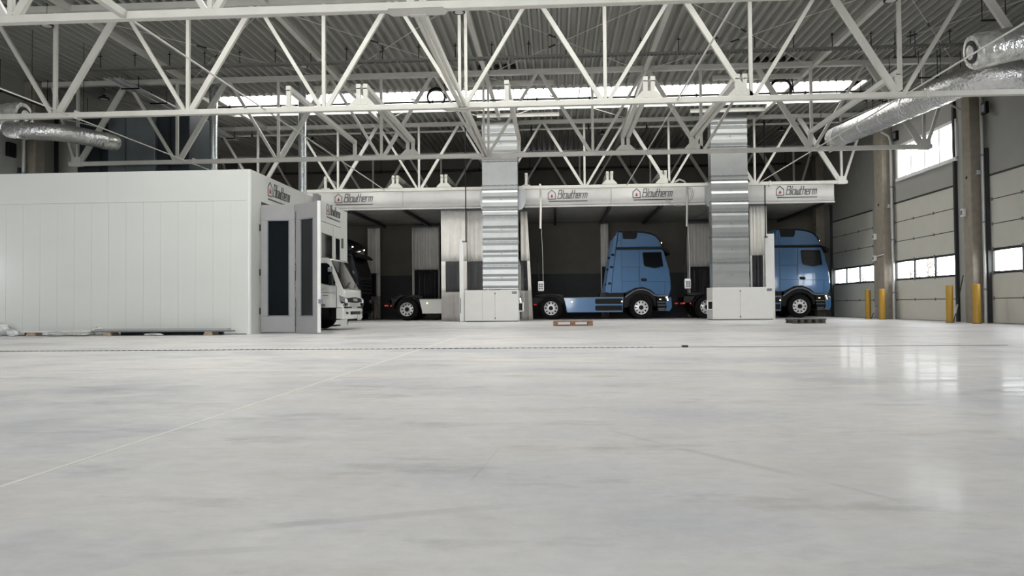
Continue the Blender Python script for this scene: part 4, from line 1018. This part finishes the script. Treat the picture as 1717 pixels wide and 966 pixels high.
    for s in (-1, 1):
        y = s * 1.215; o = lambda a, b: (min(s * a, s * b), max(s * a, s * b))
        build('roof_window', MB().prism([(3.16, 3.83), (3.20, 3.52), (3.72, 3.51), (3.80, 3.58), (3.84, 3.84)], 'y', *o(1.10, 1.166)), 'black', rf)
        sm = MB()
        for u0, z0, u1, z1 in ((3.13, 1.16, 3.13, 3.04), (3.90, 1.40, 3.90, 3.04), (3.13, 1.66, 3.88, 1.66), (3.13, 2.28, 3.88, 2.28), (3.86, 1.66, 3.86, 2.28), (3.90, 1.64, 5.16, 1.62), (4.98, 1.1, 5.0, 1.62)):
            sm.bar((u0, s * 1.2165, z0), (u1, s * 1.2165, z1), 0.006, 0.014, upv=(0 if u0 != u1 else 1, 0, 1 if u0 != u1 else 0))
        sm.bar((2.99, s * 1.163, 3.46), (3.1, s * 1.163, 3.46), 0.004, 0.012)
        sm.bar((3.12, s * 1.163, 3.16), (3.12, s * 1.163, 3.82), 0.004, 0.012, upv=(1, 0, 0))
        build('panel_gap', sm, 'seam', cab)
        wd = build('door_window', MB().prism([(4.03, 2.88), (4.08, 2.93), (4.85, 2.90), (4.93, 2.32), (4.56, 2.245), (4.13, 2.33), (4.07, 2.42)], 'y', *o(1.20, 1.221)), 'glassd', cab)
        build('window_rim', MB().bar((4.06, s * 1.222, 2.91), (4.86, s * 1.222, 2.91), 0.008, 0.03).bar((4.12, s * 1.222, 2.31), (4.56, s * 1.222, 2.225), 0.008, 0.03).bar((4.56, s * 1.222, 2.225), (4.94, s * 1.222, 2.30), 0.008, 0.03).bar((4.04, s * 1.222, 2.9), (4.10, s * 1.222, 2.34), 0.008, 0.03, upv=(1, 0, 0)), 'black', wd)
        build('door_handle', MB().prism([(3.95, 1.73), (3.97, 1.78), (4.18, 1.77), (4.23, 1.70), (4.16, 1.65), (3.99, 1.66)], 'y', *o(1.19, 1.235)), 'black', cab, bevel=0.008)
        build('side_deflector', MB().prism([(2.38, 1.19), (2.64, 1.19), (2.72, 1.95), (2.96, 3.78), (2.80, 3.62), (2.66, 2.9)], 'y', *o(1.06, 1.14)), paint, t, bevel=0.01)
        build('deflector_gap', MB().bar((2.66, s * 1.13, 1.2), (2.98, s * 1.13, 3.6), 0.02, 0.03, upv=(1, 0, 0)), 'black', t)
        for z in (1.52, 2.24, 2.78): build('deflector_strut', MB().box(2.52 + (z - 1.5) * 0.12, 2.66 + (z - 1.5) * 0.12, s * 1.02, s * 1.146, z, z + 0.10), 'black', t)
        # wheel arch and its grey lip
        arch = [(3.27, 0.96), (3.40, 1.06), (3.62, 1.21), (3.85, 1.29), (4.08, 1.29), (4.32, 1.20), (4.50, 1.05), (4.62, 1.01), (5.12, 1.01)]
        m = MB()
        for a, b in zip(arch, arch[1:]):
            d = (Vector((b[0], 0, b[1])) - Vector((a[0], 0, a[1]))).normalized() * 0.012
            m.bar((a[0] - d.x, s * 1.215, a[1] - d.z), (b[0] + d.x, s * 1.215, b[1] + d.z), 0.05, 0.045, upv=(0, 0, 1))
        build('arch_lip', m, 'trimg', cab)
        build('arch_liner', MB().prism([(3.20, 1.13), (3.42, 1.22), (3.70, 1.35), (4.05, 1.38), (4.40, 1.23), (4.60, 1.02), (4.58, 0.55), (4.52, 0.62), (4.46, 0.82), (4.30, 1.0), (4.10, 1.09), (3.8, 1.09), (3.58, 0.99), (3.42, 0.80), (3.36, 0.5), (3.2, 0.5)], 'y', *o(0.85, 1.20)), 'black', t)
        build('cab_skirt', MB().box(2.45, 3.28, *o(1.0, 1.2), 0.96, 1.15), 'black', t)
    # front of the cab
    build('windscreen', MB().prism([(4.985, 2.93), (5.10, 2.52), (5.185, 2.24), (5.215, 2.02), (5.19, 2.0), (5.15, 2.24), (5.06, 2.52), (4.94, 2.93)], 'y', -1.08, 1.08), 'glassd', cab)
    build('grille', MB().box(5.22, 5.275, -0.85, 0.85, 1.12, 1.85), 'black', cab, bevel=0.01)
    for z in (1.25, 1.42, 1.59, 1.74): build('grille_slat', MB().box(5.27, 5.285, -0.8, 0.8, z, z + 0.03), 'trimg', cab)
    vz = build('sun_visor', MB().prism([(4.86, 3.16), (5.02, 3.08), (5.22, 2.90), (5.26, 2.82), (5.12, 2.86), (4.96, 2.98), (4.86, 3.04)], 'y', -1.15, 1.15), 'black', t, bevel=0.01)
    for y in (-1.0, 1.0): build('visor_lamp', MB().lathe([(0.025, 4.87), (0.025, 4.905)], (0, y * 1.0, 3.345), 'x', 10), 'led', vz)
    for s in (-1, 1):
        build('mirror_camera', MB().prism([(4.90, 3.10), (5.05, 3.06), (5.22, 2.93), (5.20, 2.84), (5.05, 2.92), (4.92, 3.02)], 'y', min(s * 1.2, s * 1.32), max(s * 1.2, s * 1.32)), 'black', t, bevel=0.01)
    bp = build('bumper', loft(MB(), [(4.60, 0.98), (5.16, 0.99), (5.24, 0.85), (5.25, 0.45), (5.16, 0.33), (4.66, 0.36)], [(-1.22, 0.03), (-1.15, 0.0), (1.15, 0.0), (1.22, 0.03)]), 'black', t, smooth=25)
    for s in (-1, 1):
        build('corner_panel', MB().prism([(5.02, 0.74), (5.16, 0.92), (5.265, 0.88), (5.275, 0.5), (5.18, 0.33), (4.98, 0.36), (5.06, 0.5)], 'y', min(s * 1.0, s * 1.235), max(s * 1.0, s * 1.235)), paint, bp, bevel=0.012)
        tr = MB()
        for z, a, b in ((0.985, 4.62, 5.14), (0.73, 4.62, 5.0), (0.60, 4.64, 5.0), (0.44, 4.68, 4.98), (0.375, 4.7, 4.96)): tr.box(a, b, s * 1.21 - 0.012, s * 1.21 + 0.012, z - 0.014, z + 0.014)
        build('bumper_trim', tr, 'trimg', bp)
        build('headlamp', MB().prism([(4.98, 0.95), (5.10, 0.95), (5.12, 0.78), (5.06, 0.76)], 'y', min(s * 1.19, s * 1.24), max(s * 1.19, s * 1.24)).box(5.2, 5.262, min(s * 0.7, s * 1.12), max(s * 0.7, s * 1.12), 0.78, 0.94), 'chrome', bp)
        build('running_light', MB().bar((5.075, s * 1.243, 0.94), (5.105, s * 1.243, 0.79), 0.01, 0.03, upv=(1, 0, 0)).bar((5.02, s * 1.243, 0.945), (5.09, s * 1.243, 0.945), 0.01, 0.022), head, bp)
        build('side_lamp', MB().box(4.74, 4.82, s * 1.22 - 0.006, s * 1.22 + 0.006, 0.84, 0.87), 'amber', bp)
    t.location = (xr, 33.45, 0)
    return t
tractor('blue', 'light blue tractor unit seen whole from the side in the middle bay', 'led', -0.22)
tractor('blue', 'light blue tractor unit half hidden behind the right white fan cabinet', 'amber', 6.58)
tractor('wpaint', 'white tractor unit with only its rear wheel and side skirt showing in the left bay', 'led', -6.65)
tractor('navy', 'dark navy tractor unit with only its cab front showing behind the white truck', 'led', -14.05)

# ================================================================ SMALL WHITE TRUCK
def small_truck():
    t = thing('small_truck', 'small white truck nosing out of the white booth behind the open grey door', 'truck', (-5.68, 20.35, 0))
    X = lambda u: -5.75 + u
    YN, YFa = 19.45, 21.25; YC = 20.35
    def loftx(m, secs):
        """secs: (u, half width, z0, z1, round) cross sections along the truck"""
        vs = []
        for u, hw, z0, z1, bow in secs:
            n = 9
            for j in range(n): a = -1 + 2 * j / (n - 1); vs.append((X(u - bow * a * a), YC + a * hw, z0))
            for j in range(n): a = 1 - 2 * j / (n - 1); vs.append((X(u - bow * a * a), YC + a * hw, z1))
        k = 18; S_ = len(secs)
        return m.add(vs, [(s * k + i, s * k + (i + 1) % k, (s + 1) * k + (i + 1) % k, (s + 1) * k + i) for s in range(S_ - 1) for i in range(k)] + [tuple(range(k)), tuple(range((S_ - 1) * k, S_ * k))])
    cab = build('cab', loftx(MB(), [(-1.72, 0.90, 0.55, 1.93, 0), (-0.66, 0.90, 0.62, 1.99, 0.02), (-0.42, 0.895, 0.62, 1.975, 0.02), (-0.35, 0.885, 0.62, 1.93, 0.02), (0.015, 0.885, 0.62, 1.12, 0.03), (0.05, 0.875, 0.60, 1.05, 0.04), (0.06, 0.86, 0.56, 0.95, 0.04)]), 'wpaint', t, smooth=35)
    ws = MB(); n = 10
    for off in (0.008, -0.01):
        ws.add([(X(-0.335 - 0.02 * a * a + off + 0.012), YC + a * 0.825, 1.915) for a in [-1 + 2 * i / n for i in range(n + 1)]] + [(X(0.012 - 0.028 * a * a + off + 0.012), YC + a * 0.855, 1.13) for a in [-1 + 2 * i / n for i in range(n + 1)]],
               [(i, i + 1, n + 2 + i, n + 1 + i) for i in range(n)])
    scr = build('windscreen', ws, 'glassd', cab, smooth=40)
    for y0, z0, y1, z1 in ((19.75, 1.17, 20.25, 1.33), (20.5, 1.17, 20.95, 1.33)):
        uu = lambda y, z: 0.02 + (z - 1.13) / 0.785 * (-0.347) + 0.035
        build('wiper', MB().tube([(X(uu(y0, z0)), y0, z0), (X(uu(y1, z1)), y1, z1)], 0.010, 6), 'black', scr)
    for s, yy in ((-1, YN), (1, YFa)):
        o = lambda a, b: (min(yy + s * a, yy + s * b), max(yy + s * a, yy + s * b))
        w = build('side_window', MB().prism([(X(-1.5), 1.83), (X(-0.46), 1.83), (X(-0.39), 1.79), (X(-0.22), 1.29), (X(-0.24), 1.22), (X(-0.5), 1.25), (X(-0.8), 1.33), (X(-1.5), 1.37)], 'y', *o(-0.02, 0.006)), 'glassd', cab)
        build('door_gap', MB().bar((X(-0.19), yy + s * 0.003, 0.62), (X(-0.19), yy + s * 0.003, 1.2), 0.006, 0.010, upv=(1, 0, 0)).bar((X(-0.2), yy + s * 0.003, 1.02), (X(-1.6), yy + s * 0.003, 1.06), 0.006, 0.006).bar((X(-0.5), yy + s * 0.003, 1.17), (X(-0.95), yy + s * 0.003, 0.84), 0.006, 0.006), 'seam', cab)
        build('arch', MB().prism([(X(-1.55), 0.5), (X(-0.60), 0.5), (X(-0.65), 0.66), (X(-0.76), 0.80), (X(-0.92), 0.88), (X(-1.1), 0.91), (X(-1.32), 0.86), (X(-1.5), 0.72)], 'y', *o(-0.03, 0.012)), 'black', cab)
        build('door_grip', MB().box(X(-0.62), X(-0.50), *o(0.0, 0.025), 0.66, 0.72), 'trimg', cab)
        build('lettering', MB().box(X(-1.35), X(-0.62), *o(0, 0.004), 1.165, 1.178).box(X(-1.35), X(-0.95), *o(0, 0.004), 1.135, 1.147).box(X(-0.58), X(-0.42), *o(0, 0.004), 0.945, 0.955), 'letter', cab)
        mr = build('mirror_arm', MB().tube([(X(-0.32), yy, 1.70), (X(-0.28), yy + s * 0.16, 1.72), (X(-0.28), yy + s * 0.17, 1.30), (X(-0.22), yy, 1.22)], 0.016, 8), 'black', t, smooth=50)
        build('mirror', MB().box(X(-0.34), X(-0.24), *o(0.08, 0.26), 1.22, 1.50), 'black', mr, bevel=0.02); build('upper_mirror', MB().box(X(-0.36), X(-0.27), *o(0.10, 0.24), 1.58, 1.70), 'chrome', mr, bevel=0.015)
        hl = build('headlamp', MB().prism([(X(-0.12), 0.955), (X(0.02), 0.90), (X(0.066), 0.86), (X(0.072), 0.665), (X(-0.02), 0.67), (X(-0.09), 0.76)], 'y', *o(-0.17, 0.012)), 'chrome', t, bevel=0.012)
        build('lamp_surround', MB().prism([(X(-0.07), 0.80), (X(0.04), 0.75), (X(0.074), 0.74), (X(0.076), 0.67), (X(-0.01), 0.68)], 'y', *o(-0.175, 0.017)), 'black', hl)
        build('lamp_lens', MB().lathe([(0.045, X(0.06)), (0.04, X(0.082))], (0, yy - s * 0.09, 0.79), 'x', 16).box(X(-0.04), X(0.03), *o(0.0, 0.02), 0.695, 0.73), 'led_off', hl)
        wv = build('wheel', MB().lathe([(0.2, 0), (0.33, 0), (0.37, 0.04), (0.375, 0.16), (0.36, 0.2), (0.2, 0.2)], (X(-1.08), yy if s < 0 else yy - 0.2, 0.376), 'y', 32), 'rubber', t, smooth=40)
        build('rim', MB().lathe([(0.21, yy + s * 0.004), (0.19, yy - s * 0.04), (0.08, yy - s * 0.03), (0.07, yy + s * 0.0)], (X(-1.08), 0, 0.376), 'y', 24), 'trimg', wv, smooth=40)
        build('wheel', MB().lathe([(0.2, 0), (0.33, 0), (0.37, 0.04), (0.375, 0.36), (0.36, 0.4), (0.2, 0.4)], (X(-4.4), yy + 0.02 if s < 0 else yy - 0.42, 0.376), 'y', 32), 'rubber', t, smooth=40)
        build('step', MB().box(X(-0.78), X(-0.42), *o(-0.16, -0.02), 0.40, 0.60), 'black', t)
    build('roof_lamp', MB().box(X(-0.85), X(-0.65), 19.85, 20.0, 1.985, 2.03), 'dark', cab, bevel=0.01)
    gr = MB()
    gr.add([(X(0.062 - 0.03 * a * a), YC + a * 0.74, 0.905 - 0.03 * abs(a)) for a in [-1 + 2 * i / n for i in range(n + 1)]] + [(X(0.078 - 0.03 * a * a), YC + a * 0.74, 0.745 + 0.03 * a * a) for a in [-1 + 2 * i / n for i in range(n + 1)]], [(i, i + 1, n + 2 + i, n + 1 + i) for i in range(n)])
    g = build('grille', gr, 'black', t, solid=0.02)
    lt = MB(); word(lt, 'FUSO', (X(0.086), 20.12, 0.80), (0, 1, 0), (0, 0, 1), (1, 0, 0), 0.06, 1.9, 0.0, 0.013)
    build('grille_lettering', lt, 'alu', g)
    ms = MB()
    for j in range(4):
        z = 0.72 - j * 0.03; ms.add([(X(0.072 - 0.03 * a * a), YC + a * (0.55 - 0.06 * j), z) for a in [-1 + 2 * i / n for i in range(n + 1)]] + [(X(0.072 - 0.03 * a * a), YC + a * (0.55 - 0.06 * j), z - 0.012) for a in [-1 + 2 * i / n for i in range(n + 1)]], [(i, i + 1, n + 2 + i, n + 1 + i) for i in range(n)])
    build('grille_mesh', ms, 'trimg', g, solid=0.008)
    bm_ = loftx(MB(), [(-0.19, 0.92, 0.32, 0.60, 0.0), (0.03, 0.92, 0.30, 0.61, 0.04), (0.085, 0.90, 0.30, 0.59, 0.05), (0.10, 0.87, 0.34, 0.55, 0.05)])
    b = build('bumper', bm_, 'wpaint', t, smooth=30)
    build('bumper_gap', MB().box(X(-0.18), X(0.055), 19.48, 21.22, 0.60, 0.64), 'black', b)
    ai = MB(); ai.add([(X(0.108 - 0.02 * a * a), YC + a * 0.50, 0.51) for a in [-1 + 2 * i / n for i in range(n + 1)]] + [(X(0.108 - 0.02 * a * a), YC + a * 0.50, 0.42) for a in [-1 + 2 * i / n for i in range(n + 1)]], [(i, i + 1, n + 2 + i, n + 1 + i) for i in range(n)])
    build('air_intake', ai, 'black', b, solid=0.01)
    for s in (-1, 1): build('fog_lamp', MB().prism([(YC + s * 0.84, 0.50), (YC + s * 0.66, 0.48), (YC + s * 0.70, 0.43), (YC + s * 0.82, 0.44)], 'x', X(-0.02), X(0.075)), 'black', b)
    build('number_plate', MB().box(X(0.105), X(0.115), 20.45, 20.85, 0.26, 0.40), 'plate', b)
    build('chassis', MB().box(X(-5.0), X(-0.2), 19.95, 20.05, 0.42, 0.60).box(X(-5.0), X(-0.2), 20.65, 20.75, 0.42, 0.60).box(X(-1.7), X(-0.15), 19.7, 21.0, 0.28, 0.60).box(X(-1.3), X(-1.1), 19.6, 21.1, 0.28, 0.44), 'black', t)
    build('load_bed', MB().box(X(-5.2), X(-1.85), 19.40, 21.30, 0.85, 0.95).box(X(-1.9), X(-1.85), 19.4, 21.3, 0.95, 1.7), 'trimg', t)
    return t
small_truck()

# ================================================================ ON THE FLOOR
def pallet(x, y, rot, m, label, blocks=3, L_=1.2):
    t = thing('pallet', label, 'pallet', (x, y, 0), 'pallets'); t.rotation_euler = (0, 0, 0)
    W_ = 0.8
    ys = [-W_ / 2, -W_ / 4, 0, W_ / 4, W_ / 2]
    for i, yy in enumerate((-0.35, -0.175, 0, 0.175, 0.35)):
        w = 0.145 if i in (0, 2, 4) else 0.10
        build('deck_board', MB().box(x - L_ / 2, x + L_ / 2, y + yy - w / 2, y + yy + w / 2, 0.122, 0.144), m, t)
    xs = [-0.5275, 0, 0.5275] if blocks == 3 else [-0.43, -0.22, 0, 0.22, 0.43]
    for xx in xs:
        build('cross_board', MB().box(x + xx - 0.072, x + xx + 0.072, y - W_ / 2, y + W_ / 2, 0.10, 0.122), m, t)
        for yy in (-0.35, 0, 0.35):
            build('block', MB().box(x + xx - (0.072 if blocks == 3 else 0.05), x + xx + (0.072 if blocks == 3 else 0.05), y + yy - 0.05, y + yy + 0.05, 0.022, 0.10), m, t)
    for yy in (-0.35, 0, 0.35):
        build('runner', MB().box(x - L_ / 2, x + L_ / 2, y + yy - 0.05, y + yy + 0.05, 0, 0.022), m, t)
    return t
pallet(0.51, 22.55, 0, 'wood', 'brown wooden pallet on the floor in front of the whole blue tractor')
pallet(7.84, 23.5, 0, 'woodg', 'dark weathered pallet on the floor in front of the right fan cabinet', 5, 1.0)
def bollard(x, y, label):
    t = thing('bollard', label, 'bollard', (x, y, 0), 'yellow bollards')
    build('post', MB().lathe([(0.1, 0.005), (0.1, 1.12), (0.092, 1.14), (0.07, 1.15)], (x, y, 0), 'z', 28), 'yellow', t, smooth=40)
    build('base_plate', MB().lathe([(0.125, 0), (0.125, 0.012)], (x, y, 0), 'z', 24), 'dark', t)
    return t
bollard(12.26, 29.47, 'yellow bollard left of the farther concrete column, farthest of four')
bollard(12.20, 28.1, 'yellow bollard right in front of the farther concrete column')
bollard(12.09, 23.2, 'yellow bollard left of the nearer concrete column, before the middle door')
bollard(12.2, 21.95, 'yellow bollard right of the nearer concrete column, nearest of four')
def leaning(p, q, label):
    t = thing('leaning_pole', label, 'pole', p)
    P, Q = Vector(p), Vector(q)
    build('shaft', MB().tube([p, q], 0.014, 8), 'dark', t); build('sleeve', MB().tube([P.lerp(Q, 0.18), P.lerp(Q, 0.38)], 0.02, 8), 'alu', t)
    return t
leaning((12.50, 29.75, 0.014), (12.80, 29.36, 1.2), 'thin dark pole leaning on the farther column')
leaning((12.3, 23.38, 0.014), (12.42, 23.02, 1.45), 'thin dark pole leaning on the nearer column')
# pipes and fittings on the right wall
def downpipe(x, y, z1, r, label, elbow):
    xw, sg = (XR, 1) if x > 0 else (XL, -1)
    pts = [(x, y, 0.0), (x, y, z1)] + ([(x - sg * 0.06, y, z1 + 0.25), (x - sg * 0.35, y, z1 + 0.42)] if elbow else [])
    t = thing('downpipe', label, 'pipe', (x, y, 0))
    build('pipe', MB().tube(pts, r, 14), 'pipe', t, smooth=50)
    for z in (1.0, 3.0, 5.0):
        build('clamp', MB().lathe([(r + 0.012, z - 0.03), (r + 0.012, z + 0.03)], (x, y, 0), 'z', 14).box(x, xw - sg * 0.004, y - 0.015, y + 0.015, z - 0.015, z + 0.015), 'trimg', t)
    return t
downpipe(12.74, 28.34, 6.7, 0.055, 'grey downpipe beside the farther column on the right', True)
downpipe(12.74, 22.45, 6.7, 0.05, 'grey downpipe beside the nearer column on the right', True)
downpipe(12.62, 23.18, 6.3, 0.03, 'thin grey conduit on the far side of the nearer column', True)
downpipe(-17.05, 22.35, 6.2, 0.055, 'grey downpipe at the left edge above the white booth', True)
downpipe(-17.05, 23.25, 6.2, 0.03, 'thin pipe at far left beside the column', False)
def fitting(name, x, y, z, w, h, label, cat, m='whitep', arm=None):
    t = thing(name, label, cat, (x, y, z))
    build('box', MB().box(x - 0.05, x + 0.05, y - w / 2, y + w / 2, z - h / 2, z + h / 2), m, t, bevel=0.01)
    build('cover', MB().box(x - 0.06, x - 0.05, y - w * 0.3, y + w * 0.3, z - h * 0.3, z + h * 0.3), 'trimg', t)
    if arm: build('arm', MB().tube([(x + 0.02, y, z + 0.05), (x + 0.02, arm, z + 0.1)], 0.02, 8), m, t)
    return t
fitting('push_button_box', 12.42, 29.2, 2.36, 0.2, 0.2, 'white push button box on the farther column with a side conduit', 'control box', arm=28.45)
fitting('sensor_box', 12.42, 29.15, 3.2, 0.16, 0.22, 'small white sensor on the farther column above the push button box', 'sensor')
fitting('junction_box', 12.66, 28.42, 4.3, 0.14, 0.14, 'pale junction box at the top of the middle door', 'junction box', 'pipe', arm=28.75)
fitting('sensor_box', 12.42, 22.95, 3.35, 0.14, 0.24, 'small white sensor on the nearer column', 'sensor')
fitting('junction_box', 12.64, 22.5, 4.5, 0.12, 0.14, 'pale bracket box beside the top of the nearest door', 'junction box', 'pipe', arm=22.75)
fitting('motor_box', 12.70, 22.2, 6.35, 0.25, 0.35, 'black door motor box high beside the nearer column', 'door motor', 'black')
fitting('motor_box', 12.82, 28.1, 6.9, 0.3, 0.35, 'black door motor box high beside the farther column', 'door motor', 'black')
fitting('motor_box', -17.195, 22.0, 5.7, 0.35, 0.45, 'black door motor box high at the left edge above the white booth', 'door motor', 'black')

# trees outside the door windows
def tree(x, y, h, seed, label):
    rnd = random.Random(seed); t = thing('bare_tree', label, 'tree', (x, y, -0.08), 'bare trees outside')
    tr = MB(); tr.tube([(x, y, -0.08), (x + 0.1, y, h * 0.4), (x + 0.15, y + 0.1, h * 0.9)], [0.16, 0.11, 0.03], 8)
    build('trunk', tr, 'bark', t)
    br = MB()
    for i in range(46):
        z = h * rnd.uniform(0.15, 0.85); a = rnd.uniform(0, 6.28); l = h * 0.42 * (1.1 - z / h); p = Vector((x + 0.1, y, z)); q = p + Vector((math.cos(a) * l, math.sin(a) * l, l * rnd.uniform(0.3, 0.9)))
        br.tube([p, p.lerp(q, .5) + Vector((0, 0, .1)), q], [0.05, 0.03, 0.01], 5, False)
        for k in range(4):
            c = p.lerp(q, rnd.uniform(.3, .95)); e = c + Vector((rnd.uniform(-1, 1), rnd.uniform(-1, 1), rnd.uniform(0, 1))) * l * 0.4; br.tube([c, e], [0.02, 0.006], 4, False)
    build('branches', br, 'bark', t)
tree(35.5, 72, 5.6, 1, 'bare tree outside, seen through the windows of the middle door')
tree(35.5, 75.5, 4.4, 2, 'low bare tree outside, left in the windows of the middle door')
tree(36, 88, 5.0, 3, 'bare tree outside, seen through the windows of the farthest door')
